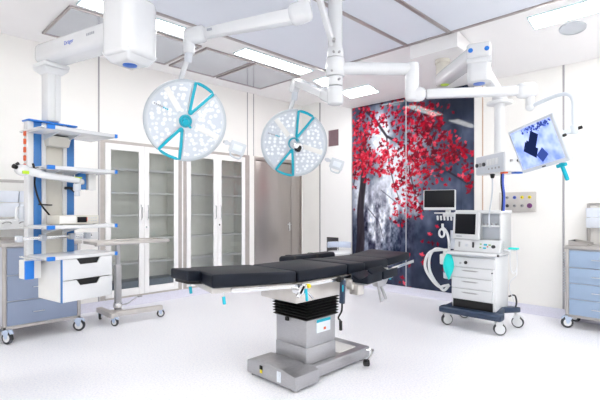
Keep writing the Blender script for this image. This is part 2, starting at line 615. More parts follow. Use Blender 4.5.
def cabinet(u0, u1, label):
    t = thing('glass_cabinet', label, 'cabinet', ((u0 + u1) / 2, VB, .115), 0, 'built-in glass cabinets')
    z0, z1 = .135, 2.16
    c = MB()
    c.box(u0, u0 + .02, VB + .02, VB + .32, z0, z1)
    c.box(u1 - .02, u1, VB + .02, VB + .32, z0, z1)
    c.box(u0 + .02, u1 - .02, VB + .30, VB + .32, z0, z1)
    c.box(u0 + .02, u1 - .02, VB + .02, VB + .30, z1 - .02, z1)
    c.box(u0 + .02, u1 - .02, VB + .02, VB + .30, z0, z0 + .09)
    c.build('carcass', 'cab_in', t, world=True)
    MB().box(u0 + .022, u1 - .022, VB + .03, VB + .298, z0 + .09, z0 + .18, .003).build('base_reflection', 'slate', t, world=True, label='slate grey block painted as the reflection low in the glass')  # slate block stands in for the bluish floor reflection low in the glass
    for z in SH:
        MB().box(u0 + .022, u1 - .022, VB + .07, VB + .29, z - .009, z + .009, .002).build('shelf', 'shelf_grey', t, world=True)
        MB().box(u0 + .022, u1 - .022, VB + .032, VB + .07, z - .013, z + .010, .003).build('shelf_edge', 'wall_white', t, world=True)
    mid = (u0 + u1) / 2
    for (a, b_, hx) in ((u0 + .003, mid - .002, mid - .045), (mid + .002, u1 - .003, mid + .045)):
        s = .072
        d = MB()
        d.box(a, a + s, VB - .002, VB + .02, z0, z1, .003)
        d.box(b_ - s, b_, VB - .002, VB + .02, z0, z1, .003)
        d.box(a + s, b_ - s, VB - .002, VB + .02, z1 - .085, z1, .003)
        d.box(a + s, b_ - s, VB - .002, VB + .02, z0, z0 + .095, .003)
        dd = d.build('door', 'wall_white', t, world=True)
        MB().box(a + s - .005, b_ - s + .005, VB + .007, VB + .012, z0 + .09, z1 - .08).build('glass_pane', 'glass', dd, world=True)
        hh = MB()
        hh.tube([(hx, VB - .002, 1.15), (hx, VB - .03, 1.16), (hx, VB - .032, 1.25), (hx, VB - .03, 1.34), (hx, VB - .002, 1.35)], .006, 8, 4)
        hh.build('handle', 'chrome', dd, world=True)
    MB().cyl((mid + .03, VB - .002, 1.05), (mid + .03, VB - .010, 1.05), .012).build('lock', 'chrome', t, world=True)


cabinet(2.195, 3.246, 'white framed glass-door cabinet set into the wall behind the small wheeled table')
cabinet(3.378, 4.478, 'white framed glass-door cabinet set into the wall next to the steel door')

# ----------------------------------------------------------------- mural
def paint_mural():
    v0, v1, z0, z1 = 4.53, 2.458, .115, 3.0
    NX, NY = 230, 320
    vv = np.linspace(v0, v1, NX)
    zz = np.linspace(z0, z1, NY)
    Vg, Zg = np.meshgrid(vv, zz)          # rows z upward, columns from the far edge
    rng = np.random.default_rng(5)

    def noise(sx, sz, seed):
        r = np.random.default_rng(seed)
        g = r.random((40, 40))
        x = (v0 - Vg) * sx % 39
        y = (Zg - z0) * sz % 39
        xi, yi = x.astype(int), y.astype(int)
        fx, fy = x - xi, y - yi
        fx = fx * fx * (3 - 2 * fx)
        fy = fy * fy * (3 - 2 * fy)
        a = g[yi, xi] * (1 - fx) + g[yi, xi + 1] * fx
        b = g[yi + 1, xi] * (1 - fx) + g[yi + 1, xi + 1] * fx
        return a * (1 - fy) + b * fy

    def fbm(sx, sz, seed):
        return (noise(sx, sz, seed) * .5 + noise(sx * 2, sz * 2, seed + 1) * .28 + noise(sx * 4.1, sz * 4.1, seed + 2) * .22)

    def blob(cv, cz, rv, rz):
        return np.exp(-(((Vg - cv) / rv) ** 2 + ((Zg - cz) / rz) ** 2))

    img = np.zeros((NY, NX, 3))
    img[:] = (60, 70, 94)
    n = fbm(5, 4, 11)
    img += (n[..., None] - .5) * np.array([80, 78, 84])
    # mist
    mist = 1.15 * blob(3.98, 2.50, .22, .36) + .8 * blob(3.75, 2.1, .2, .2) + .9 * blob(3.72, 1.75, .30, .36) + .85 * blob(3.55, 1.35, .26, .2) + .55 * blob(4.42, 1.6, .18, .5) + .5 * blob(3.35, 2.2, .3, .4) + .45 * blob(4.05, 1.05, .22, .4)
    mist = mist + .7 * blob(3.8, 1.45, .5, .28) + .5 * blob(4.05, 1.0, .3, .45)
    mist = np.clip(mist * (.35 + 1.5 * fbm(9, 8, 31)), 0, 1)
    img = img * (1 - mist[..., None]) + np.array([226, 230, 242]) * mist[..., None]
    # vertical dark firs in the lower half
    fir = np.clip((noise(14, 2.0, 44) - .45) * 3, 0, 1) * np.clip((1.75 - Zg) / .4, 0, 1) * np.clip((Vg - 3.2) / .3, .25, 1)
    fir *= np.clip(.4 + fbm(12, 9, 55), 0, 1)
    img = img * (1 - .75 * fir[..., None]) + np.array([42, 42, 66]) * .75 * fir[..., None]
    img += ((fbm(22, 13, 91) - .5) * np.clip(1.3 * blob(3.95, 1.05, .45, .6), 0, 1))[..., None] * np.array([230, 228, 225])
    # dark top right and low right
    dk = np.clip((3.4 - Vg) / .5, 0, 1) * np.clip((Zg - 2.35) / .4, 0, 1)
    img = img * (1 - .75 * dk[..., None]) + np.array([30, 36, 50]) * .75 * dk[..., None]
    dk = np.clip((3.5 - Vg) / .5, 0, 1) * np.clip((1.15 - Zg) / .4, 0, 1)
    img = img * (1 - .6 * dk[..., None]) + np.array([38, 45, 66]) * .6 * dk[..., None]
    # trunk and boughs
    tx = 4.40 - .09 * np.clip(Zg - .3, 0, 3) / 1.6 + .015 * np.sin(Zg * 6)
    tw = .105 - .02 * Zg
    tr = np.clip((tw - np.abs(Vg - tx)) / .02, 0, 1) * np.clip((2.7 - Zg) / .3, 0, 1)
    bark = np.array([48, 42, 52]) + (fbm(30, 3, 77)[..., None] - .5) * 40
    img = img * (1 - tr[..., None]) + bark * tr[..., None]

    def stroke(pts, w0, w1, col):
        nonlocal img
        d = np.full(Vg.shape, 9.0)
        ww = np.zeros(Vg.shape)
        L = len(pts) - 1
        for i in range(L):
            (a, b), (c, e) = pts[i], pts[i + 1]
            dx, dz = c - a, e - b
            t_ = np.clip(((Vg - a) * dx + (Zg - b) * dz) / (dx * dx + dz * dz), 0, 1)
            di = np.hypot(Vg - a - t_ * dx, Zg - b - t_ * dz)
            wi = w0 + (w1 - w0) * (i + t_) / L
            m_ = di < d
            d = np.where(m_, di, d)
            ww = np.where(m_, wi, ww)
        al = np.clip((ww - d) / .008 + .5, 0, 1)[..., None]
        img = img * (1 - al) + np.array(col) * al

    stroke([(4.28, 2.95), (4.05, 2.72), (3.85, 2.45), (3.5, 2.25), (3.1, 2.0), (2.7, 1.75), (2.5, 1.62)], .026, .010, (46, 40, 54))
    stroke([(3.85, 2.45), (3.8, 2.0), (3.72, 1.7), (3.62, 1.45)], .013, .006, (50, 44, 58))
    stroke([(4.33, 2.3), (4.45, 2.0), (4.5, 1.7)], .02, .008, (50, 44, 58))
    stroke([(3.5, 2.25), (3.42, 1.8), (3.35, 1.5), (3.2, 1.25)], .012, .005, (50, 40, 54))
    stroke([(3.1, 2.0), (3.0, 2.5), (2.85, 2.8)], .012, .006, (46, 40, 52))
    stroke([(4.2, 1.3), (4.0, 1.1), (3.9, .8)], .008, .004, (60, 58, 80))
    stroke([(3.95, 1.6), (3.7, 1.42), (3.5, 1.3)], .006, .004, (60, 58, 80))
    # leaves
    zones = [  # centre v, z, spread v, z, count, darkness
        (4.35, 2.45, .15, .30, 210, .15), (4.25, 2.05, .22, .14, 190, .05), (3.95, 2.12, .22, .09, 110, .1),
        (4.3, 2.72, .2, .14, 150, .45), (3.6, 2.72, .25, .15, 150, .5), (3.4, 2.35, .22, .25, 220, .35),
        (3.15, 2.5, .16, .2, 210, .6), (3.0, 2.1, .25, .16, 210, .35), (2.68, 2.05, .12, .08, 60, .4), (3.3, 1.85, .2, .12, 120, .3),
        (3.62, 1.80, .13, .16, 75, .15), (3.35, 1.50, .14, .12, 55, .2), (3.55, 1.22, .11, .10, 40, .15), (3.2, 1.32, .08, .07, 18, .3),
        (2.55, 1.75, .06, .14, 26, .3), (3.85, 1.9, .2, .06, 45, .15), (3.2, .7, .25, .3, 26, .7), (4.48, 1.95, .05, .25, 40, .3), (3.5, .25, .2, .1, 6, .3)]
    leaves = []
    for (cv, cz, sv, sz, n_, dark) in zones:
        for _ in range(int(n_ * .72)):
            a = rng.normal(0, 1)
            b = rng.normal(0, 1)
            leaves.append((cv + a * sv, cz + b * sz, rng.uniform(.012, .029), rng.uniform(0, PI), rng.random() < dark + .12, rng.random()))
    rng.shuffle(leaves)
    dv = (v0 - v1) / (NX - 1)
    dzp = (z1 - z0) / (NY - 1)
    for (cv, cz, r, an, dark, q) in leaves:
        i0, i1 = int((v0 - cv - 2.2 * r) / dv), int((v0 - cv + 2.2 * r) / dv) + 2
        j0, j1 = int((cz - 2.2 * r - z0) / dzp), int((cz + 2.2 * r - z0) / dzp) + 2
        i0, j0 = max(i0, 0), max(j0, 0)
        if i1 <= i0 or j1 <= j0 or i0 >= NX or j0 >= NY:
            continue
        sv = Vg[j0:j1, i0:i1] - cv
        sz = Zg[j0:j1, i0:i1] - cz
        rr = np.hypot(sv, sz)
        th = np.arctan2(sz, sv) - an
        lim = r * (.95 + .75 * np.cos(2.5 * th) ** 2 * np.sign(np.cos(th) + .4))
        al = np.clip((lim - rr) / .006 + .5, 0, 1)[..., None]
        if dark:
            c = np.array([78, 8, 26]) + q * np.array([70, 6, 14])
        else:
            c = np.array([176, 6, 34]) + q * q * np.array([66, 84, 78])
        img[j0:j1, i0:i1] = img[j0:j1, i0:i1] * (1 - al) + c * al
    img = np.clip(img, 0, 255) / 255
    linear = np.where(img <= .04045, img / 12.92, ((img + .055) / 1.055) ** 2.4)
    m = bpy.data.materials.new('printed_glass')
    m.use_nodes = True
    b = m.node_tree.nodes['Principled BSDF']
    b.inputs['Roughness'].default_value = .04
    b.inputs['Specular IOR Level'].default_value = .22
    at = m.node_tree.nodes.new('ShaderNodeVertexColor')
    at.layer_name = 'print'
    m.node_tree.links.new(at.outputs['Color'], b.inputs['Base Color'])
    mu = thing('wall_mural', 'glossy wall mural of red maple leaves over a misty dark forest', 'mural', (UR - .012, 3.49, 0))
    seam = int((v0 - 3.50) / dv)
    for (c0, c1) in ((0, seam), (seam + 1, NX - 1)):
        nx = c1 - c0 + 1
        verts, cols = [], []
        for j in range(NY):
            for i in range(c0, c1 + 1):
                verts.append((0, vv[i] - 3.49, zz[j]))
                cols.append((*linear[j, i], 1))
        faces = [(j * nx + i, (j + 1) * nx + i, (j + 1) * nx + i + 1, j * nx + i + 1) for j in range(NY - 1) for i in range(nx - 1)]
        nb = len(verts)
        for (i, j) in ((0, 0), (nx - 1, 0), (nx - 1, NY - 1), (0, NY - 1)):
            a = verts[j * nx + i]
            verts.append((.01, a[1], a[2]))
            cols.append((.4, .45, .5, 1))
        edge_b = [i for i in range(nx)]
        faces.append(tuple(edge_b + [nb + 1, nb]))
        faces.append(tuple([(NY - 1) * nx + i for i in range(nx)][::-1] + [nb + 3, nb + 2]))
        faces.append(tuple([j * nx for j in range(NY)][::-1] + [nb, nb + 3]))
        faces.append(tuple([j * nx + nx - 1 for j in range(NY)] + [nb + 2, nb + 1]))
        me = bpy.data.meshes.new('mural_panel')
        me.from_pydata(verts, [], faces)
        ca = me.color_attributes.new('print', 'FLOAT_COLOR', 'POINT')
        ca.data.foreach_set('color', np.array(cols, dtype=np.float32).ravel())
        me.materials.append(m)
        o = bpy.data.objects.new('mural_panel', me)
        COL.objects.link(o)
        o.parent = mu
    MB().box(UR - .014, UR - .003, 3.494, 3.506, .115, 2.99).build('joint_strip', 'lightgrey', mu, world=True)


paint_mural()

# air return grilles on the white panel
for (v0, v1, z0, z1, m, lab) in ((4.84, 5.06, 2.41, 2.69, 'maroon', 'mauve air return grille high on the white wall panel'),
                                 (4.84, 5.10, .47, .80, 'grille', 'dark grey air return grille low on the white wall panel')):
    t = thing('air_grille', lab, 'air vent', (UR - .004, (v0 + v1) / 2, z0), 0, 'air return grilles')
    f = MB()
    for (a, b_, c, d_) in ((v0, v1, z0, z0 + .015), (v0, v1, z1 - .015, z1), (v0, v0 + .015, z0, z1), (v1 - .015, v1, z0, z1)):
        f.box(UR - .016, UR - .004, a, b_, c, d_)
    f.build('grille_frame', m, t, world=True)
    s = MB()
    s.box(UR - .007, UR - .004, v0 + .01, v1 - .01, z0 + .01, z1 - .01)
    n = int((z1 - z0) / .022)
    for i in range(1, n):
        z = z0 + i * (z1 - z0) / n
        s.bar((UR - .010, v0 + .012, z), (UR - .010, v1 - .012, z), .010, .003)
    s.build('slats', m, t, world=True)

# socket plate on the mural wall
t = thing('gas_outlet_plate', 'steel outlet plate with two rows of coloured gas sockets on the wall', 'wall plate', (UR, 1.9, 1.39))
MB().box(UR - .03, UR - .0, 1.69, 2.12, 1.262, 1.512, .004).build('plate', 'frame_warm', t, world=True)
for r, row in enumerate((['midgrey', 'ink_blue', 'yellow', 'yellow'], ['darkgrey', 'midgrey', 'midgrey', 'purple'])):
    for i, m in enumerate(row):
        v = 2.02 - i * .088
        z = 1.445 - r * .105
        rad = .03 if m == 'purple' else .02
        s = MB().lathe([(0, 0), (rad, 0), (rad, .010), (rad * .6, .018), (0, .018)], (UR - .03, v, z), (-1, 0, 0), 16).build('socket', m, t, world=True)
        MB().cyl((UR - .048, v, z), (UR - .053, v, z), .007, seg=10).build('socket_hole', 'darkgrey', s, world=True)

# socket strip on the cabinet wall behind the tower
t = thing('socket_strip', 'white wall socket strip behind the equipment tower', 'socket', (1.88, VB, .96))
MB().box(1.66, 2.10, VB - .03, VB, .92, 1.01, .006).build('strip', 'white', t, world=True)
for i in range(3):
    MB().box(1.76 + i * .085, 1.82 + i * .085, VB - .036, VB - .03, .94, .99, .003).build('socket', 'lightgrey', t, world=True)


# ----------------------------------------------------------------- castors
def castor(parent, x, y, r, ang, fork='paleblue', tyre='darkgrey', top=None, hub='white', wd=.03, hr=.66):
    """a swivel castor standing at x, y (in the frame of the thing)"""
    d = V((math.cos(ang), math.sin(ang), 0))
    s_ = V((-d.y, d.x, 0))
    c = V((x, y, r)) + d * r * .35
    top = 2 * r + .03 if top is None else top
    f = MB()
    f.cyl((x, y, r * 1.9), (x, y, top), .012, seg=12)
    for sg in (-1, 1):
        pts = [(-r * .75, r * .9), (-r * .35, r * 1.35), (r * .5, r * 1.2), (r * .15, -r * .15), (-r * .2, -r * .15)]
        f.prism(pts, c + s_ * (sg * (wd * .5 + .004)) - s_ * .003, d, V((0, 0, 1)), s_ * .006)
    f.prism([(-r * .75, r * .98), (-r * .4, r * 1.35), (r * .5, r * 1.22), (r * .95, r * .7), (r * .85, r * .65), (r * .45, r * 1.1), (-r * .35, r * 1.2)], c - s_ * (wd * .5 + .004), d, V((0, 0, 1)), s_ * (wd + .008))
    fo = f.build('castor', fork, parent)
    w_ = MB()
    w_.lathe([(r * (hr - .04), -wd / 2), (r * .94, -wd / 2), (r, -wd * .3), (r, wd * .3), (r * .94, wd / 2), (r * (hr - .04), wd / 2)], c, s_, 24)
    wh = w_.build('wheel', tyre, fo)
    w_ = MB()
    w_.lathe([(0, -wd * .55), (r * .4, -wd * .58), (r * hr, -wd * .52), (r * hr, wd * .52), (r * .4, wd * .58), (0, wd * .55)], c, s_, 20)
    w_.build('wheel_hub', hub, fo)


# ----------------------------------------------------------------- operating table
ot = thing('operating_table', 'steel operating table with dark padded sections standing mid-room', 'operating table', (2.56, 2.42, 0))


def P(name, mb, m, label=None, parent=None):
    return mb.build(name, m, parent or ot, world=True, label=label)


b = MB()
pr = [(2.15, .022), (2.69, .022), (2.69, .118), (2.64, .122), (2.56, .140), (2.30, .140), (2.22, .128), (2.15, .118)]
b.prism([(v, z) for v, z in pr], (2.12, 0, 0), (0, 1, 0), (0, 0, 1), (.25, 0, 0), .006)
b.box(2.36, 3.07, 2.20, 2.64, .025, .118, .012, 3)
P('base', b, 'steel')
b = MB()
b.box(2.74, 2.96, 2.27, 2.57, .117, .124, .002)
P('base_tray', b, 'offwhite')
for (u, v) in ((2.16, 2.19), (2.16, 2.65), (3.0, 2.25), (3.0, 2.59)):
    P('base_foot', MB().cyl((u, v, 0), (u, v, .026), .022, seg=14), 'midgrey')
pe = P('pedal', MB().tube([(3.02, 2.21, .09), (3.05, 2.16, .10), (3.01, 2.13, .10), (2.95, 2.11, .075), (2.88, 2.10, .055)], .009), 'chrome')
b = MB()
b.bar((2.90, 2.115, .052), (2.85, 2.075, .045), .055, .045, .015)
b.build('pedal_pad', 'black', pe, world=True)
b = MB()
b.box(2.115, 2.12, 2.30, 2.34, .042, .118)
P('base_label', b, 'sticker', 'pale stickers')
P('base_socket', MB().box(2.114, 2.121, 2.505, 2.535, .082, .112, .003), 'black')
P('base_warning', MB().box(2.116, 2.121, 2.508, 2.532, .055, .078), 'yellow', 'yellow warning sticker')

b = MB()
b.box(2.333, 2.672, 2.248, 2.592, .12, .25, .006, 3)
b.box(2.335, 2.67, 2.25, 2.59, .248, .47, .008, 3)
P('column', b, 'steel')
P('column_label', MB().box(2.44, 2.60, 2.243, 2.2495, .345, .445), 'sticker')
b = MB()
b.box(2.44, 2.60, 2.241, 2.2445, .424, .446)
P('label_band', b, 'teal', 'teal band of the column sticker')
P('column_catch', MB().box(2.322, 2.336, 2.44, 2.475, .425, .455, .004), 'black')
P('label_mark', MB().box(2.52, 2.545, 2.241, 2.2445, .36, .38), 'orange')
b = MB()
nr = 7
for i in range(nr):
    z = .455 + i * .157 / nr
    e = .008 + .010 * i / nr
    b.hexa([(2.325 - e, 2.24 - e, z + .011), (2.68 + e, 2.24 - e, z + .011), (2.68 + e, 2.60 + e, z + .011), (2.325 - e, 2.60 + e, z + .011),
            (2.335 - e * .2, 2.25 - e * .2, z + .0225), (2.67 + e * .2, 2.25 - e * .2, z + .0225), (2.67 + e * .2, 2.59 + e * .2, z + .0225), (2.335 - e * .2, 2.59 + e * .2, z + .0225)])
    b.hexa([(2.335 - e * .2, 2.25 - e * .2, z), (2.67 + e * .2, 2.25 - e * .2, z), (2.67 + e * .2, 2.59 + e * .2, z), (2.335 - e * .2, 2.59 + e * .2, z),
            (2.325 - e, 2.24 - e, z + .011), (2.68 + e, 2.24 - e, z + .011), (2.68 + e, 2.60 + e, z + .011), (2.325 - e, 2.60 + e, z + .011)])
P('bellows', b, 'black')
b = MB()
b.box(2.20, 2.74, 2.22, 2.62, .61, .745, .01)
b.box(2.15, 2.72, 2.17, 2.67, .742, .772, .004)
b.box(2.72, 3.34, 2.19, 2.65, .742, .768, .004)
P('table_frame', b, 'frame_warm')


def slab(c4, zt, zb, bev=.018, seg=3):
    """pad from four plan corners, with a top and a bottom height for each"""
    return MB().hexa([(u, v, z) for (u, v), z in zip(c4, zb)] + [(u, v, z) for (u, v), z in zip(c4, zt)], bev, seg)


P('leg_pad', slab([(1.435, 2.15), (2.135, 2.15), (2.135, 2.68), (1.60, 2.68)], [.912, .862, .862, .893], [.828, .778, .778, .812]), 'pad')
P('foot_pad', slab([(1.405, 2.37), (1.50, 2.37), (1.585, 2.585), (1.405, 2.585)], [.915, .906, .898, .914], [.848, .838, .833, .848], .012), 'pad')
P('seat_pad', slab([(2.155, 2.15), (2.705, 2.15), (2.705, 2.68), (2.155, 2.68)], [.860] * 4, [.776] * 4), 'pad')
P('back_pad', slab([(2.725, 2.155), (2.955, 2.16), (2.955, 2.67), (2.725, 2.675)], [.860, .852, .852, .860], [.772] * 4), 'pad')
P('shoulder_pad', slab([(2.957, 2.185), (3.345, 2.195), (3.345, 2.66), (2.957, 2.665)], [.853, .850, .850, .853], [.772] * 4), 'pad')
P('head_pad', slab([(3.347, 2.19), (3.73, 2.20), (3.72, 2.65), (3.347, 2.66)], [.850, .880, .886, .850], [.780, .808, .812, .780]), 'pad')
b = MB()
b.hexa([(1.46, 2.19, .79), (2.13, 2.19, .745), (2.13, 2.64, .745), (1.60, 2.64, .776), (1.46, 2.19, .826), (2.13, 2.19, .778), (2.13, 2.64, .778), (1.60, 2.64, .808)], .004)
P('leg_plate', b, 'frame_warm')
P('foot_plate', MB().hexa([(1.43, 2.40, .825), (1.60, 2.40, .81), (1.62, 2.57, .81), (1.43, 2.57, .825), (1.43, 2.40, .850), (1.60, 2.40, .838), (1.62, 2.57, .838), (1.43, 2.57, .850)], .003), 'black')
b = MB()
for v in (2.30, 2.56):
    b.bar((3.34, v, .758), (3.74, v, .796), .035, .02, .003)
P('head_frame', b, 'frame_warm')
b = MB()
for v in (2.17, 2.68):
    P('head_rail', MB().bar((3.36, v, .758), (3.74, v, .796), .012, .028, .003), 'chrome')
for v in (2.135, 2.695):
    P('side_rail', MB().bar((2.16, v, .760), (2.72, v, .760), .012, .028, .003), 'chrome')
    P('leg_rail', MB().bar((1.56, v, .803), (2.12, v, .762), .012, .028, .003), 'chrome')
    P('back_rail', MB().bar((2.74, v, .757), (3.33, v, .757), .012, .028, .003), 'chrome')
b = MB()
for (u, z) in ((1.6, .80), (1.85, .782), (2.08, .765), (2.2, .76), (2.45, .76), (2.68, .76), (2.8, .757), (3.05, .757), (3.28, .757)):
    b.cyl((u, 2.13, z), (u, 2.2, z), .007, seg=8)
    b.cyl((u, 2.63, z), (u, 2.70, z), .007, seg=8)
P('rail_spacers', b, 'chrome')
# joint hardware by the hip hinge
b = MB()
b.cyl((2.14, 2.10, .735), (2.14, 2.17, .735), .035, e=.004)
b.bar((2.10, 2.11, .69), (2.16, 2.11, .765), .02, .03, .005)
b.bar((2.17, 2.115, .745), (2.26, 2.115, .66), .012, .012, .003)
P('hinge_clamp', b, 'chrome')
P('hinge_lock', MB().ball((2.22, 2.115, .752), .016), 'yellow', 'yellow release knob')
for (u, v, z) in ((1.50, 2.50, .80), (1.505, 2.135, .785), (2.175, 2.10, .75), (3.25, 2.12, .735)):
    b = MB()
    b.cyl((u, v, z + .02), (u, v, z - .01), .006, seg=10)
    q = P('lever', b, 'chrome')
    L = .085 if u > 2 and u < 3 else .045
    MB().cyl((u, v, z - .008), (u + .004, v - .004, z - .01 - L), .010, seg=12, e=.003).build('lever_grip', 'teal', q, world=True)

# arm cushions on the near side: two open gutters
def gutter(u0, u1, v0, v1, z0, z1, h):
    pts = []
    w_ = v1 - v0
    for i in range(9):
        a = i / 8
        pts.append((a * w_, h * (.42 + .58 * abs(2 * a - 1) ** 1.6)))
    pts = [(0, 0)] + pts + [(w_, 0)]
    b_ = MB()
    b_.prism(pts, (u0, v0, z0), (0, 1, 0), (0, 0, 1), (u1 - u0, 0, z1 - z0), .004)
    return b_


ab = P('arm_board', MB().bar((2.71, 2.03, .715), (3.11, 2.05, .733), .11, .014, .004), 'steel')
for (u0, u1, z0, z1) in ((2.70, 2.895, .722, .732), (2.915, 3.12, .734, .746)):
    gutter(u0, u1, 1.955, 2.115, z0, z1, .072).build('arm_cushion', 'pad', ab, world=True)
b = MB()
b.box(2.72, 2.80, 2.06, 2.15, .62, .745, .008)
b.hexa([(2.70, 2.10, .66), (2.86, 2.10, .69), (2.86, 2.16, .69), (2.70, 2.16, .66), (2.68, 2.10, .745), (2.92, 2.10, .745), (2.92, 2.16, .745), (2.68, 2.16, .745)], .006)
P('rail_clamp', b, 'frame_warm')
b = MB()
b.hexa([(3.00, 2.06, .65), (3.10, 2.06, .65), (3.10, 2.12, .65), (3.00, 2.12, .65), (2.95, 2.05, .742), (3.16, 2.05, .742), (3.16, 2.13, .742), (2.95, 2.13, .742)], .008)
b.cyl((3.03, 2.09, .66), (3.05, 2.07, .52), .011, seg=12)
b.cyl((3.07, 2.09, .66), (3.13, 2.08, .535), .013, seg=12)
P('arm_bracket', b, 'steel')
# arm support on the far side with straps
fa = P('far_arm_board', MB().bar((2.55, 2.80, .80), (3.22, 2.80, .80), .10, .016, .004), 'steel')
MB().bar((2.58, 2.78, .850), (3.24, 2.78, .850), .12, .066, .03, seg=4).build('arm_cushion', 'pad', fa, world=True)
for u in (2.66, 2.95):
    MB().bar((u, 2.78, .850), (u + .03, 2.78, .850), .128, .075, .03, seg=4).build('strap', 'black', fa, world=True)
P('far_clamp', MB().box(2.84, 2.92, 2.69, 2.80, .72, .80, .006), 'frame_warm')

hc = thing('hand_control', 'dark corded hand control hanging on the table side rail', 'remote control', (2.585, 2.115, .76))
MB().bar((2.580, 2.10, .755), (2.570, 2.10, .575), .042, .028, .008).build('handset', 'navy', hc, world=True)
MB().box(2.555, 2.595, 2.10, 2.145, .738, .776, .004).build('hook', 'black', hc, world=True)
MB().box(2.557, 2.588, 2.082, 2.088, .67, .72, .002).build('keypad', 'teal', hc, world=True)
MB().tube([(2.570, 2.10, .58), (2.565, 2.10, .52), (2.575, 2.14, .46), (2.625, 2.16, .42), (2.635, 2.17, .37)], .007).build('cord', 'black', hc, world=True)
MB().cyl((2.632, 2.165, .42), (2.640, 2.17, .345), .013, e=.003).build('plug', 'black', hc, world=True)

# pale stool with a low back near the corner behind the table
st = thing('surgeon_stool', 'pale blue stool with curved back behind the operating table', 'stool', (5.36, 4.44, 0))
b = MB()
b.cyl((5.36, 4.44, .07), (5.36, 4.44, .56), .028)
for i in range(5):
    a = i * 2 * PI / 5 + .3
    b.bar((5.36, 4.44, .085), (5.36 + .22 * math.cos(a), 4.44 + .22 * math.sin(a), .065), .035, .025, .006)
b.build('base', 'chrome', st, world=True)
for i in range(5):
    a = i * 2 * PI / 5 + .3
    castor(st, .22 * math.cos(a), .22 * math.sin(a), .024, a, 'darkgrey', 'darkgrey', top=.06, wd=.02)
MB().lathe([(0, 0), (.17, 0), (.19, .015), (.195, .04), (.18, .06), (0, .065)], (5.36, 4.44, .56), seg=28).build('seat', 'white', st, world=True)
b = MB()
cpl = [V((5.36, 4.44, .715)) + V((math.cos(a), math.sin(a), 0)) * .215 for a in [math.radians(x) for x in np.linspace(-18, 98, 12)]]
for a_, b_ in zip(cpl[:-1], cpl[1:]):
    d_ = (b_ - a_).normalized() * .006
    b.bar(a_ - d_, b_ + d_, .03, .10, .014)
b.build('backrest', 'stool', st, world=True)
mid = cpl[len(cpl) // 2]
MB().tube([(5.36, 4.44, .54), V((5.36, 4.44, .53)).lerp(V((mid.x, mid.y, .55)), .7), (mid.x, mid.y, .62), (mid.x, mid.y, .70)], .013).build('back_stem', 'chrome', st, world=True)

# ----------------------------------------------------------------- left ceiling tower
RT = math.radians(9.8)
tw = thing('equipment_tower', 'white and blue ceiling-hung equipment tower with shelves and drawers', 'medical pendant', (.95, 3.543, .588), RT)
tinv = ROOT[tw.name]
ZB = -.588


def T(name, mb, m, label=None, parent=None):
    mb.bm.transform(Matrix.Translation((0, 0, ZB)))
    return mb.build(name, m, parent or tw, label=label)


# body: two posts, two blue panels, one grey channel
b = MB()
b.box(.0, .045, .33, .40, .86, 1.985, .006)
b.box(.105, .135, .325, .39, .86, 1.985, .004)
b.box(.27, .30, .325, .39, .86, 1.985, .004)
b.box(.01, .37, .385, .41, .86, 1.985, .004)
T('tower_body', b, 'white')
T('blue_panel', MB().box(.045, .105, .335, .39, .86, 1.985, .003), 'blue_panel', 'blue front strip')
T('blue_panel', MB().box(.30, .365, .335, .39, .86, 1.985, .003), 'blue_panel', 'blue front strip')
T('channel', MB().box(.135, .27, .345, .39, .86, 1.985, .003), 'warmgrey', 'grey centre channel')
b = MB()
b.prism([(-.005, .30), (.375, .30), (.385, .34), (.385, .42), (-.005, .42)], (0, 0, 1.985), (1, 0, 0), (0, 1, 0), (0, 0, .012), .003)
T('top_cap', b, 'blue')
b = MB()
b.hexa([(.125, .26, 1.80), (.285, .26, 1.80), (.285, .345, 1.80), (.125, .345, 1.80), (.115, .24, 1.88), (.295, .24, 1.88), (.295, .345, 1.88), (.115, .345, 1.88)], .006)
T('hood', b, 'warmgrey')
for i in range(5):
    z = 1.89 - i * .065
    q = T('socket', MB().box(-.014, .002, .352, .378, z - .022, z + .022, .006), 'orange', 'orange plug')
for (z, cap) in ((1.905, 1), (1.607, 1), (1.160, 1), (.928, 1)):
    s_ = T('shelf', MB().box(0, .55, 0, .40, z - .014, z + .014, .006), 'white_gloss')
    c_ = MB()
    c_.box(-.003, .05, -.004, .025, z - .0155, z + .0155, .004)
    T('corner_cap', c_, 'blue', None, s_)
    c_ = MB()
    c_.box(.528, .553, -.004, .02, z - .0155, z + .0155, .004)
    T('corner_cap', c_, 'blue', None, s_)
    r_ = MB()
    r_.tube([(-.004, .06, z - .005), (-.03, .08, z - .005), (-.03, .38, z - .005), (-.004, .40, z - .005)], .006, 8, 3)
    T('side_rail', r_, 'chrome', None, s_)
    k_ = MB()
    for x in (.12, .28):
        k_.prism([(.33, z - .012), (.06, z - .012), (.33, z - .06)], (x - .006, 0, 0), (0, 1, 0), (0, 0, 1), (.012, 0, 0))
    T('shelf_bracket', k_, 'lightgrey', None, s_)
# accessory rail
b = MB()
b.bar((-.10, .30, 1.07), (.50, .30, 1.07), .010, .026, .003)
T('equipment_rail', b, 'chrome')
for x in (-.07, .1, .33, .46):
    T('rail_clamp', MB().box(x - .02, x + .02, .28, .335, 1.045, 1.095, .005), 'lightgrey')
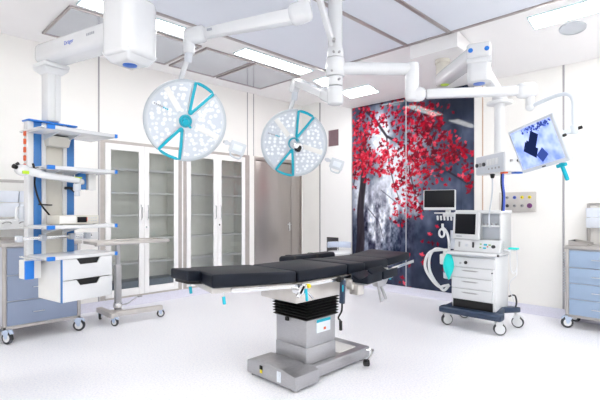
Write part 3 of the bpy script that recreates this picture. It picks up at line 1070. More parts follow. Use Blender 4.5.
# drawers
b = MB()
b.box(.10, .112, .01, .38, .588, .915)
b.box(.483, .495, .01, .38, .588, .915)
b.box(.112, .483, .368, .38, .588, .915)
b.box(.112, .483, .01, .368, .588, .60)
b.box(.112, .483, .03, .368, .905, .915)
T('drawer_case', b, 'offwhite')
for (z0, z1) in ((.757, .913), (.592, .751)):
    poly = [(.096, z0), (.499, z0), (.499, z1), (.40, z1), (.375, z1 - .045), (.235, z1 - .045), (.205, z1), (.096, z1)]
    dd = T('drawer', MB().prism(poly, (0, -.008, 0), (1, 0, 0), (0, 0, 1), (0, .018, 0), .002), 'white_gloss')
    T('grip_recess', MB().box(.20, .405, .011, .03, z1 - .05, z1 - .001), 'black', None, dd)
b = MB()
b.box(.094, .0995, -.010, .015, .588, .915, .001)
T('edge_strip', b, 'blue_panel')
T('side_bin', MB().box(-.062, .002, .22, .24, .765, .905, .004), 'blue', 'blue hanging box')
T('side_bin_case', MB().box(-.058, .06, .24, .34, .765, .908, .004), 'offwhite')
# boxes hanging under the second shelf
T('holder', MB().box(.335, .40, .21, .27, 1.46, 1.592, .005), 'blue_panel', 'blue holder under the shelf')
T('holder', MB().box(.41, .475, .19, .25, 1.455, 1.592, .005), 'offwhite', 'white holder under the shelf')
b = MB()
b.tube([(.30, .31, 1.47), (.30, .26, 1.46), (.32, .25, 1.44), (.33, .26, 1.45)], .006)
b.cyl((.27, .30, 1.47), (.33, .30, 1.47), .012)
T('cable_hook', b, 'darkgrey')
T('rear_handle', MB().tube([(-.03, .40, 1.30), (-.055, .39, 1.30), (-.055, .39, 1.22), (-.03, .40, 1.22)], .008, 8, 4), 'white')
T('hook_mount', MB().box(-.035, .004, .385, .42, 1.20, 1.32, .004), 'lightgrey')
# column, arm and joint up to the ceiling
b = MB()
b.bar((.19, .36, 2.0), (.19, .36, 2.42), .12, .12, .03, up=(0, 1, 0))
b.hexa([(.13, .30, 2.385), (.25, .30, 2.385), (.25, .42, 2.385), (.13, .42, 2.385), (.085, .255, 2.43), (.295, .255, 2.43), (.295, .465, 2.43), (.085, .465, 2.43)], .012)
b.box(.085, .295, .255, .465, 2.43, 2.475, .02)
T('drop_column', b, 'white')
T('column_ridge', MB().bar((.205, .296, 2.01), (.205, .296, 2.385), .03, .012, .003, up=(0, 1, 0)), 'white')
# arm and joint in room coordinates
A0, A1 = V((1.055, 4.02, 0)), V((1.306, 2.968, 0))
dA = (A1 - A0).normalized()
b = MB()
b.bar(A0 + V((0, 0, 2.555)) - dA * .0, A1 + V((0, 0, 2.535)), .20, .165, .05, seg=4)
b.build('support_arm', 'white_gloss', tw, world=True)
sA = V((dA.y, -dA.x, 0))
sV = -sA if sA.dot(V((-1, -1, 0))) < 0 else sA
mxt = Matrix.Translation(A0.lerp(A1, .47) + sV * .1006 + V((0, 0, 2.545))) @ Matrix((dA, V((0, 0, 1)), sV)).transposed().to_4x4() @ Matrix.Rotation(.02, 4, 'Z')
MB().text('Dräger', .042, mxt).build('arm_lettering', 'ink_blue', tw, world=True)
mxt = Matrix.Translation(A0.lerp(A1, .72) + sV * .1006 + V((0, 0, 2.55))) @ Matrix((dA, V((0, 0, 1)), sV)).transposed().to_4x4()
b = MB()
for i in range(5):
    b.box(-.05 + i * .02, -.036 + i * .02, -.008, .010, -.001, .001, 0, 2, mxt)
b.build('arm_marking', 'ink_grey', tw, world=True)
rz = math.atan2(dA.y, dA.x) + math.radians(4)
J = Matrix.Translation((A1.x, A1.y, 0)) @ Matrix.Rotation(rz, 4, 'Z')
b = MB()
oc = [(-.15, -.09), (-.09, -.15), (.10, -.15), (.15, -.10), (.15, .09), (.10, .15), (-.09, .15), (-.15, .10)]
t_ = MB()
t_.prism(oc, (0, 0, 2.34), (1, 0, 0), (0, 1, 0), (0, 0, .40), .028, 3)
t_.bm.transform(J)
me_ = bpy.data.meshes.new('tmp')
t_.bm.to_mesh(me_)
t_.bm.free()
b.bm.from_mesh(me_)
bpy.data.meshes.remove(me_)
b.hexa([tuple(J @ V(p)) for p in ((-.09, -.09, 2.30), (.09, -.09, 2.30), (.09, .09, 2.30), (-.09, .09, 2.30), (-.14, -.14, 2.37), (.14, -.14, 2.37), (.14, .14, 2.37), (-.14, .14, 2.37))], .015)
b.build('joint', 'white_gloss', tw, world=True)
MB().lathe([(0, 0), (.05, 0), (.046, .006), (0, .008)], (A1.x, A1.y, 2.301), (0, 0, -1), 24).build('joint_badge', 'blue_badge', tw, world=True)
b = MB()
b.cyl((A1.x, A1.y, 2.73), (A1.x, A1.y, HT - .022), .115, seg=28)
b.lathe([(0, 0), (.20, 0), (.20, .03), (0, .03)], (A1.x, A1.y, HT - .052), seg=28)
b.build('ceiling_tube', 'white', tw, world=True)
b = MB()
b.bar((A1.x - .05, A1.y - .08, 2.78), (A1.x + .09, A1.y + .05, 2.78), .05, .07, .01)
b.build('brake_unit', 'lightgrey', tw, world=True)


# devices on the tower
def on_tower(x, y, z):
    return tuple(tinv @ V((x, y, z + ZB)))


dv_ = thing('monitor_device', 'small beige electronic unit with dark display on a tower shelf', 'medical device', on_tower(.255, .16, 1.174), RT)
MB().box(-.15, .17, -.10, .10, .004, .075, .006).build('housing', 'warmgrey', dv_)
MB().box(-.01, .065, -.106, -.099, .018, .062, .002).build('display', 'screen_off', dv_)
MB().box(-.145, -.02, -.103, -.099, .012, .068, .001).build('front_plate', 'offwhite', dv_)
b = MB()
for i in range(4):
    for j in range(2):
        b.cyl((.085 + i * .02, -.099, .03 + j * .022), (.085 + i * .02, -.104, .03 + j * .022), .005, seg=10)
b.build('buttons', 'lightgrey', dv_)
MB().box(.062, .07, -.105, -.099, .025, .058).build('indicator', 'orange', dv_, label='orange indicator')
b = MB()
for x in (-.12, .14):
    for y in (-.08, .08):
        b.cyl((x, y, 0), (x, y, .006), .010, seg=10)
b.build('feet', 'black', dv_)

cbw = thing('device_cable', 'black cable looping down from under the second tower shelf', 'cable', on_tower(.06, .31, 1.55), RT)
MB().tube([(.0, .01, .05), (-.03, -.03, -.06), (-.01, -.07, -.2), (.06, -.07, -.30), (.10, -.05, -.342)], .007).build('cable_run', 'black', cbw)
MB().tube([(.02, .02, -.215), (.07, -.01, -.22), (.12, .02, -.22)], .006).build('cable_branch', 'black', cbw)

# examination lamp clipped to the tower, lying under the second shelf
mc = thing('camera_arm', 'white camera arm with black tipped head under the second tower shelf', 'camera arm', on_tower(.03, .1, 1.56), RT)
b = MB()
b.bar((-.06, .0, -.005), (.25, .0, -.035), .07, .05, .02, seg=3)
b.bar((.25, .0, -.04), (.30, .05, -.045), .05, .045, .015)
b.build('arm', 'white_gloss', mc)
b = MB()
b.cyl((.235, .0, -.06), (.235, .0, -.12), .028, e=.006)
b.cyl((.235, .0, -.115), (.235, .0, -.16), .018, .022)
b.build('arm_knuckle', 'lightgrey', mc)
b = MB()
b.ball((-.15, .02, .02), .042, (1.3, 1, 1))
b.cyl((-.15, .02, .02), (-.04, .0, .0), .03)
hd = b.build('camera_head', 'white_gloss', mc)
for p0_, p1_, ra, rb in (((-.20, .0, .035), (-.222, -.01, .042), .015, .017), ((-.17, .03, .052), (-.185, .035, .072), .011, .012), ((-.07, .02, .025), (-.08, .025, .075), .008, .008)):
    MB().cyl(p0_, p1_, ra, rb).build('lens_tip', 'black', hd)
MB().box(-.17, -.13, -.035, -.018, -.01, .012).build('marking', 'lime', hd, label='lime green marking')
MB().box(.20, .26, -.03, .02, -.018, -.008).build('band', 'lime', mc, label='lime green band')
MB().cyl((.0, .02, .0), (.0, .06, .035), .02).build('mount', 'lightgrey', mc)

# ----------------------------------------------------------------- central lamp mount
cm = thing('ceiling_lamp_mount', 'white central ceiling column with jointed arms for lamps and screen', 'lamp mount', (2.87, 2.42, HT))


def Q(name, mb, m, label=None, parent=None):
    return mb.build(name, m, parent or cm, world=True, label=label)


cu, cv = 2.87, 2.42
b = MB()
b.cyl((cu, cv, 2.66), (cu, cv, HT - .02), .062, seg=28)
b.cyl((cu, cv, HT - .07), (cu, cv, HT - .02), .20, e=.01, seg=32)
Q('column', b, 'white_gloss')
b = MB()
b.cyl((cu, cv, 2.60), (cu, cv, 2.68), .072, e=.008, seg=28)
b.cyl((cu, cv, 2.44), (cu, cv, 2.595), .082, e=.012, seg=28)
b.cyl((cu, cv, 2.36), (cu, cv, 2.44), .065, e=.01, seg=28)
b.cyl((cu, cv, 2.20), (cu, cv, 2.355), .070, e=.02, seg=28)
jt = Q('column_joints', b, 'white_gloss')
for (a, z) in ((-115, 2.63), (-150, 2.63), (-115, 2.40), (-160, 2.47)):
    x, y = math.cos(math.radians(a)), math.sin(math.radians(a))
    Q('joint_screw', MB().cyl((cu + .06 * x, cv + .06 * y, z), (cu + .088 * x, cv + .088 * y, z), .010, seg=10), 'midgrey', None, jt)
# monitor arm
Q('extension_arm', MB().cyl((cu, cv, 2.515), (3.363, 1.963, 2.515), .053, seg=24), 'white_gloss')
b = MB()
b.cyl((3.363, 1.963, 2.24), (3.363, 1.963, 2.57), .060, e=.02, seg=24)
Q('elbow', b, 'white_gloss')
e0, e1 = V((3.363, 1.963, 2.295)), V((3.989, 1.205, 2.305))
b = MB()
b.bar(e0.lerp(e1, -.03), e0.lerp(e1, .12), .12, .125, .055, seg=4)
b.bar(e0.lerp(e1, .12), e0.lerp(e1, .92), .075, .078, .015)
b.bar(e0.lerp(e1, .88), e1.lerp(e0, -.06), .11, .13, .05, seg=4)
Q('screen_spring_arm', b, 'white_gloss')
b = MB()
b.cyl(e1 + V((0, 0, -.05)), e1 + V((0, 0, -.13)), .035, e=.006)
b.ball(e1 + V((0, 0, -.14)), .036)
Q('screen_swivel', b, 'white')
# arm of the far lamp
f0, f1 = V((cu, cv, 2.255)), V((3.165, 3.199, 2.615))
b = MB()
b.bar(f0 + V((.02, .05, .02)), f1, .075, .085, .018)
b.bar(f0, f0.lerp(f1, .25), .105, .115, .03, seg=3)
b.bar(f1 + V((-.01, -.03, .02)), f1 + V((0, .05, -.10)), .085, .09, .02)
Q('lamp_spring_arm', b, 'white_gloss')
# arm of the near lamp
h0 = V((2.363, 2.304, 2.79))
g1 = V((1.893, 3.175, 2.72))
b = MB()
b.bar((cu, cv, 3.14), (h0.x, h0.y, 3.14), .10, .11, .03)
b.cyl((h0.x, h0.y, 2.86), (h0.x, h0.y, 3.19), .052, e=.01, seg=24)
Q('upper_arm', b, 'white_gloss')
b = MB()
b.bar(h0 + (g1 - h0) * -.06 + V((0, 0, .02)), h0.lerp(g1, .12), .12, .155, .045, seg=4)
b.hexa([tuple(p) for p in (lambda d, s, u: [h0.lerp(g1, .08) - s * .04 - u * .06, h0.lerp(g1, .92) - s * .034 - u * .035, h0.lerp(g1, .92) + s * .034 - u * .035, h0.lerp(g1, .08) + s * .04 - u * .06,
        h0.lerp(g1, .08) - s * .04 + u * .05, h0.lerp(g1, .92) - s * .034 + u * .04, h0.lerp(g1, .92) + s * .034 + u * .04, h0.lerp(g1, .08) + s * .04 + u * .05])((g1 - h0).normalized(), (g1 - h0).normalized().cross(V((0, 0, 1))).normalized(), V((0, 0, 1)))], .012)
b.bar(g1.lerp(h0, .16) + V((0, 0, .005)), g1.lerp(h0, -.04) + V((0, 0, .0)), .10, .13, .035, seg=3)
b.cyl(g1 + V((0, 0, -.14)), g1 + V((0, 0, .03)), .048, e=.012)
Q('lamp_spring_arm', b, 'white_gloss')
Q('arm_marking', MB().bar(g1.lerp(h0, .20) + V((-.051, -.025, .0)), g1.lerp(h0, .245) + V((-.051, -.025, .0)), .004, .02), 'ink_grey')
b = MB()
b.bar((cu - .01, cv, 2.67), (2.52, 2.34, 3.10), .045, .06, .012)
Q('spring_strut', b, 'white_gloss')
Q('strut_pin', MB().cyl((cu - .07, cv - .04, 2.72), (cu - .10, cv - .07, 2.72), .014), 'midgrey')

# ----------------------------------------------------------------- surgical lamps
def sector(a0, a1, r0, r1, n=None):
    n = n or max(3, int(abs(a1 - a0) / 5))
    out = []
    for i in range(n + 1):
        a = math.radians(a0 + (a1 - a0) * i / n)
        out.append((r1 * math.cos(a), r1 * math.sin(a)))
    for i in range(n + 1):
        a = math.radians(a1 + (a0 - a1) * i / n)
        out.append((r0 * math.cos(a), r0 * math.sin(a)))
    return out


def lamp(label, c, nrm, rot, hang, knob, sc):
    t = thing('surgical_lamp', label, 'surgical lamp', c, 0, 'round surgical lamps')
    n = V(nrm).normalized()
    # frame on the lamp face: x to the viewer's right, y up, z out of the face
    x = V((0, 0, 1)).cross(n).normalized()
    y = n.cross(x)
    F = Matrix.Translation(V(c)) @ Matrix((x, y, n)).transposed().to_4x4() @ Matrix.Scale(sc, 4)
    R = F @ Matrix.Rotation(math.radians(rot), 4, 'Z')

    def L(name, mb, m, label=None, parent=None, fr=None):
        mb.bm.transform(fr or R)
        return mb.build(name, m, parent or t, world=True, label=label)

    ang = [(47, 74), (229, 260)]
    body = MB()
    led = MB()
    for (a0, a1) in ((78, 226), (263, 403)):
        body.prism(sector(a0, a1, .055, .345), (0, 0, -.06), (1, 0, 0), (0, 1, 0), (0, 0, .055), .012, 3)
        led.prism(sector(a0 + 4, a1 - 4, .085, .322), (0, 0, -.008), (1, 0, 0), (0, 1, 0), (0, 0, .006))
    body.lathe([(0, -.075), (.07, -.075), (.10, -.06), (.10, -.012), (.085, -.004), (0, -.004)], seg=32)
    bo = L('lamp_body', body, 'lamp')
    L('led_field', led, 'led')
    rim = MB()
    for (a0, a1) in ((76, 228), (261, 405)):
        n_ = 34
        rim.tube([(.345 * math.cos(math.radians(a0 + (a1 - a0) * i / n_)), .345 * math.sin(math.radians(a0 + (a1 - a0) * i / n_)), -.03) for i in range(n_ + 1)], .022, 10, 1)
    L('rim', rim, 'lamp_rim')
    for a in (335, 120):
        q = Matrix.Rotation(math.radians(a), 4, 'Z')
        L('divider', MB().box(.10, .325, -.026, .026, -.006, .002, .002, 2, q), 'offwhite')
    for (a0, a1) in ang:
        m_ = (a0 + a1) / 2
        pts = []
        r_in = .09
        q0 = V((r_in * math.cos(math.radians(m_)), r_in * math.sin(math.radians(m_)), -.004))
        def pr(a, r):
            return V((r * math.cos(math.radians(a)), r * math.sin(math.radians(a)), -.004))
        arc = [pr(a0 - 1 + (a1 - a0 + 2) * i / 8, .350) for i in range(9)]
        pts = [q0 + (pr(a0, .16) - pr(a1, .16)) * .12, pr(a0, .24)] + arc + [pr(a1, .24), q0 - (pr(a0, .16) - pr(a1, .16)) * .12]
        g = MB()
        g.tube(pts, .014, 8, 1, closed=True)
        g.ball(q0 + V((0, 0, 0)), .024, (1, 1, .6))
        L('grip_loop', g, 'teal')
    k_ = MB()
    if knob == 'teal':
        k_.cyl((0, 0, -.006), (0, 0, .03), .058, .050, e=.008, seg=28)
        k_.cyl((0, 0, .028), (.005, -.012, .085), .032, .028, e=.006)
        k_.bar((.02, -.03, .04), (.05, -.06, .04), .022, .03, .008)
        L('centre_handle', k_, 'teal')
    else:
        k_.cyl((0, 0, -.006), (0, 0, .02), .066, .062, e=.008, seg=28)
        L('handle_ring', k_, 'teal')
        k_ = MB()
        k_.cyl((0, 0, .015), (.045, -.045, .15), .058, .054, e=.010, seg=24)
        ck = L('camera_handle', k_, 'chrome')
        k_ = MB()
        k_.cyl((.045, -.045, .149), (.0455, -.0455, .154), .028, seg=20)
        L('lens', k_, 'black', None, ck)
    # faint printed mark on the face
    mk = MB()
    mk.text('IN LIGHT', .024, Matrix.Translation((-.195, .11, .001)) @ Matrix.Rotation(math.radians(-22 - rot * 0), 4, 'Z'), .0004)
    mk.bm.free()
    mk = MB()
    q = Matrix.Translation((-.20, .115, -.001)) @ Matrix.Rotation(math.radians(-24), 4, 'Z')
    for i in range(5):
        mk.box(-.075 + i * .017, -.063 + i * .017, -.007, .007, -.001, .002, 0, 2, q)
    L('face_print', mk, 'ink_grey')
    mk = MB()
    for i in range(3):
        mk.box(.010 + i * .017, .023 + i * .017, -.007, .007, -.001, .002, 0, 2, q)
    L('face_print', mk, 'teal', 'teal part of the print')
    # side control unit
    s_ = MB()
    s_.bar((.34, -.17, -.03), (.43, -.20, -.03), .03, .03, .008, up=(0, 0, 1))
    s_.cyl((.37, -.18, -.055), (.37, -.18, -.005), .022, seg=14)
    L('control_stem', s_, 'lightgrey', None, None, F)
    s_ = MB()
    q = Matrix.Translation((.475, -.225, -.03)) @ Matrix.Rotation(math.radians(-18), 4, 'Z')
    s_.box(-.075, .075, -.06, .055, -.02, .02, .012, 2, q)
    co = L('control_box', s_, 'lamp', None, None, F)
    s_ = MB()
    s_.box(-.045, .045, -.03, .028, .019, .023, .002, 2, q)
    L('control_panel', s_, 'sticker', None, co, F)
    s_ = MB()
    s_.tube([q @ V((-.055, -.045, 0)), q @ V((-.04, -.085, 0)), q @ V((.0, -.095, 0)), q @ V((.05, -.09, 0)), q @ V((.06, -.045, 0))], .009, 8, 4)
    L('control_grip', s_, 'lamp', None, co, F)
    # hanger behind the lamp
    hv = F.inverted() @ V(hang)
    s_ = MB()
    s_.cyl((0, 0, -.13), (0, 0, -.06), .05, e=.01)
    s_.tube([hv, hv * .75 + V((-.05, -.02, -.06)), V((-.07, .18, -.17)), V((-.02, .05, -.15)), V((0, 0, -.12))], .024, 12, 6)
    L('hanger', s_, 'white_gloss', None, None, F)
    s_ = MB()
    s_.cyl(hv + V((0, .04, 0)), hv + V((-.01, -.05, 0)), .034, e=.006)
    L('swivel', s_, 'lightgrey', None, None, F)


lamp('larger looking round surgical lamp with solid teal knob, above the operating table foot end', (1.885, 3.215, 2.03), (-.50, -.845, -.22), 0, (1.893, 3.175, 2.56), 'teal', .925)
lamp('round surgical lamp with silver camera handle at its centre, in front of the steel door', (3.189, 3.254, 1.988), (-.68, -.71, -.20), 7, (3.165, 3.215, 2.48), 'camera', .965)

# ----------------------------------------------------------------- right gas pendant
gp = thing('gas_pendant', 'white ceiling gas pendant with square mounting box and grey socket head', 'medical pendant', (4.84, 2.42, 3.065))


def G(name, mb, m, label=None, parent=None):
    return mb.build(name, m, parent or gp, world=True, label=label)


b = MB()
c8 = []
for zf in (lambda u, v: 3.065, lambda u, v: zc(u, v) - .002):
    for (u, v) in ((4.54, 2.10), (5.20, 2.10), (5.20, 2.68), (4.54, 2.68)):
        c8.append((u, v, zf(u, v)))
b.hexa(c8)
G('mounting_box', b, 'ceil')
b = MB()
b.cyl((4.84, 2.42, 2.86), (4.84, 2.42, 3.067), .075, seg=28)
b.cyl((4.84, 2.42, 3.02), (4.84, 2.42, 3.065), .088, e=.004, seg=28)
G('ceiling_tube', b, 'warmgrey')
a0, a1 = V((4.88, 2.46, 2.835)), V((4.105, 1.685, 2.785))
b = MB()
b.bar(a0, a1, .17, .155, .045, seg=4)
G('support_arm', b, 'white_gloss')
MB().lathe([(0, 0), (.05, 0), (.046, .005), (0, .006)], (4.78, 2.36, 2.752), (0, 0, -1), 20).build('arm_badge', 'lime', gp, world=True)
dd = (a1 - a0).normalized()
JJ = Matrix.Translation((a1.x, a1.y, 0)) @ Matrix.Rotation(math.radians(20), 4, 'Z')
b = MB()
b.box(-.105, .105, -.105, .105, 2.70, 2.845, .028, 3, JJ)
b.box(-.11, .11, -.11, .11, 2.655, 2.705, .012, 2, JJ)
G('joint_head', b, 'white_gloss')
b = MB()
b.prism([(-.07, -.105), (.08, -.105), (.105, -.07), (.105, .08), (.08, .105), (-.07, .105), (-.105, .07), (-.105, -.07)], (0, 0, 2.485), (1, 0, 0), (0, 1, 0), (0, 0, .18), .014)
b.bm.transform(JJ)
G('joint_body', b, 'white_gloss')
for q in ((-.106, .07), (-.106, -.07)):
    p = JJ @ V((q[0], q[1], 2.775))
    d_ = (JJ.to_3x3() @ V((-1, 0, 0) if q[0] < -.1 else (0, -1, 0)))
    MB().lathe([(0, 0), (.022, 0), (.020, .006), (0, .008)], p, d_, 16).build('joint_cap', 'blue', gp, world=True)
MB().lathe([(0, 0), (.055, 0), (.05, .006), (0, .007)], (a1.x, a1.y, 2.486), (0, 0, -1), 24).build('joint_badge', 'blue_badge', gp, world=True)
k0 = V((4.520, 1.649, 0))
b = MB()
b.bar((a1.x + .04, a1.y - .02, 2.63), (k0.x, k0.y, 2.44), .09, .10, .02)
b.cyl((k0.x, k0.y, 2.37), (k0.x, k0.y, 2.50), .07, e=.02, seg=24)
G('second_arm', b, 'white_gloss')
b = MB()
b.cyl((k0.x, k0.y, 1.83), (k0.x, k0.y, 2.44), .050, seg=28)
b.cyl((k0.x, k0.y, 2.355), (k0.x, k0.y, 2.38), .12, e=.005, seg=28)
G('drop_column', b, 'white')
# socket head; long side runs away from the camera side
ax = V((-.115 * .7045 + .993 * .7097, .115 * .7097 + .993 * .7045, 0)).normalized()
ay = V((ax.y, -ax.x, 0))
c0 = V((1.942 * .7045 + 4.1 * .7097, -1.942 * .7097 + 4.1 * .7045, 0))
H4 = Matrix.Translation(c0) @ Matrix((ax, ay, V((0, 0, 1)))).transposed().to_4x4()


def GH(name, mb, m, label=None, parent=None):
    mb.bm.transform(H4)
    return G(name, mb, m, label, parent)


b = MB()
b.box(.0, .53, .0, .27, 1.655, 1.85, .010)
hd = GH('socket_head', b, 'white')
b = MB()
b.box(.015, .52, -.006, .0, 1.662, 1.842, .002)
GH('socket_panel', b, 'lightgrey', 'grey socket face', hd)
for i, x in enumerate((.10, .155, .21, .265)):
    GH('power_socket', MB().box(x, x + .043, -.012, -.005, 1.735, 1.80, .003), 'white', None, hd)
for i, x in enumerate((.355, .425, .49)):
    GH('gas_socket', MB().cyl((x, -.004, 1.755), (x, -.02, 1.755), .02, seg=14), 'darkgrey' if i != 1 else 'midgrey', None, hd)
for x in (.08, .14, .20, .26):
    GH('switch', MB().box(x, x + .022, -.010, -.005, 1.693, 1.712, .002), 'midgrey', None, hd)
for y in (.06, .13, .155):
    GH('end_socket', MB().cyl((.001, y, 1.76), (-.014, y, 1.76), .013 if y != .155 else .016, seg=12), 'darkgrey' if y > .1 else 'midgrey', None, hd)
GH('status_lamp', MB().box(.03, .10, .01, .05, 1.638, 1.656, .003), 'orange', 'orange strip under the head', hd)
GH('status_lamp', MB().box(.03, .09, .12, .20, 1.638, 1.656, .003), 'blue_badge', 'blue strip under the head', hd)
# cables from the head
gc = thing('gas_plug_cable', 'pale hose with black plug hanging from the socket head', 'hose', tuple(H4 @ V((.30, .05, 1.66))))
pp = [H4 @ V(p) for p in ((.30, .05, 1.62), (.30, .05, 1.50), (.34, .06, 1.38), (.40, .07, 1.22), (.42, .09, 1.10))]
MB().tube(pp, .008).build('hose', 'lightgrey', gc, world=True)
MB().cyl(H4 @ V((.30, .05, 1.653)), H4 @ V((.30, .05, 1.61)), .025, .016, e=.004).build('plug', 'black', gc, world=True)
for off, m, lab in ((0, 'ink_blue', 'blue hose hanging from the socket head to the anaesthesia machine'), (.022, 'black', 'black hose beside the blue one under the socket head')):
    gc = thing('gas_hose', lab, 'hose', tuple(H4 @ V((.08 + off, .03, 1.66))))
    pp = [H4 @ V(p) for p in ((.08 + off, .03, 1.653), (.085 + off, .03, 1.55), (.07 + off, .035, 1.42), (.09 + off, .04, 1.28))]
    MB().tube(pp, .011).build('hose', m, gc, world=True)

# ----------------------------------------------------------------- monitor on the arm
def cam2world(x, y_up, z):
    return V((x * .7045 + z * .7097, -x * .7097 + z * .7045, y_up))


mc_ = V((3.938, 1.143, 1.826))
ux = V((-.578, -.808, .1116)).normalized()
uy = V((-.194, .269, .9434))
uy = (uy - ux * uy.dot(ux)).normalized()
uz = ux.cross(uy)
MF = Matrix.Translation(mc_) @ Matrix((ux, uy, uz)).transposed().to_4x4()
mo = thing('surgical_monitor', 'tilted white-framed screen showing a blue picture, hung from the ceiling arm', 'monitor', tuple(mc_))


def S(name, mb, m, label=None, parent=None):
    mb.bm.transform(MF)
    return mb.build(name, m, parent or mo, world=True, label=label)


W2, H2 = .272, .197
S('housing', MB().box(-W2, W2, -H2, H2, -.045, .0, .014, 3), 'lamp')
S('back_shell', MB().box(-W2 * .7, W2 * .7, -H2 * .7, H2 * .7, -.075, -.04, .02, 3), 'lightgrey')
scr_blue = emit('screen_blue', C(140, 165, 240), .95)
scr_pale = emit('screen_pale', C(190, 205, 255), .95)
scr_dark = emit('screen_dark', C(30, 42, 84), .55)
scr_mid = emit('screen_mid', C(64, 84, 160), .6)


def screen_mat():
    m = emit('screen_picture', C(160, 178, 245), .95)
    nt = m.node_tree
    e = [n for n in nt.nodes if n.type == 'EMISSION'][0]
    tc = nt.nodes.new('ShaderNodeTexCoord')
    n = nt.nodes.new('ShaderNodeTexNoise')
    n.inputs['Scale'].default_value = 9
    nt.links.new(tc.outputs['Object'], n.inputs['Vector'])
    r = nt.nodes.new('ShaderNodeValToRGB')
    r.color_ramp.elements[0].position = .36
    r.color_ramp.elements[0].color = C(116, 138, 226)
    r.color_ramp.elements[1].position = .62
    r.color_ramp.elements[1].color = C(170, 184, 250)
    nt.links.new(n.outputs['Fac'], r.inputs['Fac'])
    nt.links.new(r.outputs['Color'], e.inputs['Color'])
    return m


sc_ = S('screen', MB().box(-W2 + .032, W2 - .034, -H2 + .034, H2 - .024, -.002, .002), screen_mat())
b = MB()
q = Matrix.Rotation(math.radians(-50), 4, 'Z')
TQ = Matrix.Translation((-.03, .03, 0)) @ Matrix.Rotation(math.radians(52), 4, 'Z')
b.box(-.10, .10, -.045, .04, .0022, .003, 0, 2, TQ)
b.box(-.11, -.02, -.07, .075, .0022, .003, 0, 2, TQ)
b.box(-.06, .0, .04, .062, .0022, .003, 0, 2, TQ)
S('screen_shape', b, scr_dark, None, sc_)
S('screen_shape', MB().box(-.05, .05, -.045, .035, .0022, .003, 0, 2, Matrix.Translation((.03, -.085, 0)) @ Matrix.Rotation(math.radians(30), 4, 'Z')), scr_mid, None, sc_)
b = MB()
rr = random.Random(3)
for i in range(60):
    x = rr.uniform(-.10, W2 - .04)
    y = H2 - .03 - abs(rr.gauss(0, .022))
    if x < -.02:
        y = max(y, .13)
    s_ = rr.uniform(.004, .013)
    b.lathe([(0, 0), (s_, 0), (s_, .0008), (0, .0008)], (x, min(y, H2 - .022 - s_), .0022), seg=7)
S('screen_specks', b, scr_mid, None, sc_)
S('power_mark', MB().box(-.02, .02, -H2 + .008, -H2 + .018, -.001, .002), 'darkgrey')
b = MB()
b.bar((.10, -H2 - .02, -.03), (.19, -H2 - .02, -.03), .03, .03, .006)
b.bar((.148, -H2 - .02, -.03), (.148, -H2 - .15, -.03), .026, .03, .010)
b.bar((.148, -H2 + .01, -.03), (.148, -H2 - .02, -.03), .03, .02, .003)
S('handle', b, 'teal')
S('side_knob', MB().cyl((W2 + .002, .0, -.025), (W2 + .02, .0, -.025), .012), 'black')
# carrying bracket from the arm to the back of the screen
bs = V((3.989, 1.205, 2.165))
r_end = MF @ V((W2 - .06, .02, -.07))


def cpt(x, y, Z):
    return cam2world((x - 300) / 432.8 * Z, 1.296 + (209.2 - y) / 432.8 * Z, Z)


br = MB()
tj = V((3.958, .876, 1.925))
br.tube([bs, V((3.980, 1.09, 2.20)), V((3.966, .975, 2.222)), V((3.959, .909, 2.208)), V((3.9585, .881, 2.15)), V((3.958, .878, 2.04)), tj], .016, 10, 6)
br.bar(tj, MF @ V((.13, .02, -.07)), .045, .045, .012)
br.cyl(tj + V((0, 0, -.035)), tj + V((0, 0, .035)), .03, e=.006)
br.build('hanger', 'lamp', mo, world=True)
kd = (tj - MF @ V((.13, .02, -.07))).normalized()
MB().cyl(tj + kd * .025, tj + kd * .06, .013, e=.003).build('hanger_knob', 'black', mo, world=True)
MB().box(-.12, .20, -.06, .10, -.085, -.07, .006, 2, MF).build('rear_plate', 'lightgrey', mo, world=True)

# ----------------------------------------------------------------- anaesthesia machine
am = thing('anaesthesia_machine', 'white wheeled anaesthesia machine with drawers and navy base in front of the mural wall', 'medical machine', (4.8, 1.97, 0))


def A(name, mb, m, label=None, parent=None):
    return mb.build(name, m, parent or am, world=True, label=label)


b = MB()
b.box(4.535, 4.66, 1.645, 2.32, .145, .215, .022, 3)
b.hexa([(4.62, 1.66, .15), (4.80, 1.70, .15), (4.80, 1.78, .15), (4.62, 1.76, .15), (4.62, 1.66, .215), (4.80, 1.70, .25), (4.80, 1.78, .25), (4.62, 1.76, .215)], .01)
b.hexa([(4.79, 1.70, .19), (5.06, 1.62, .165), (5.06, 1.73, .165), (4.79, 1.78, .19), (4.79, 1.70, .25), (5.06, 1.62, .225), (5.06, 1.73, .225), (4.79, 1.78, .25)], .012)
b.hexa([(4.62, 2.19, .15), (5.06, 2.22, .165), (5.06, 2.32, .165), (4.62, 2.29, .15), (4.62, 2.19, .215), (5.06, 2.22, .225), (5.06, 2.32, .225), (4.62, 2.29, .215)], .012)
A('base', b, 'navy')
for (x, y, a) in ((4.60, 1.70, 40), (5.04, 1.67, 20), (4.60, 2.27, 60), (5.04, 2.27, 30)):
    castor(am, x - 4.8, y - 1.97, .062, math.radians(a - 100), 'white', 'darkgrey', top=.16, wd=.045, hr=.8)
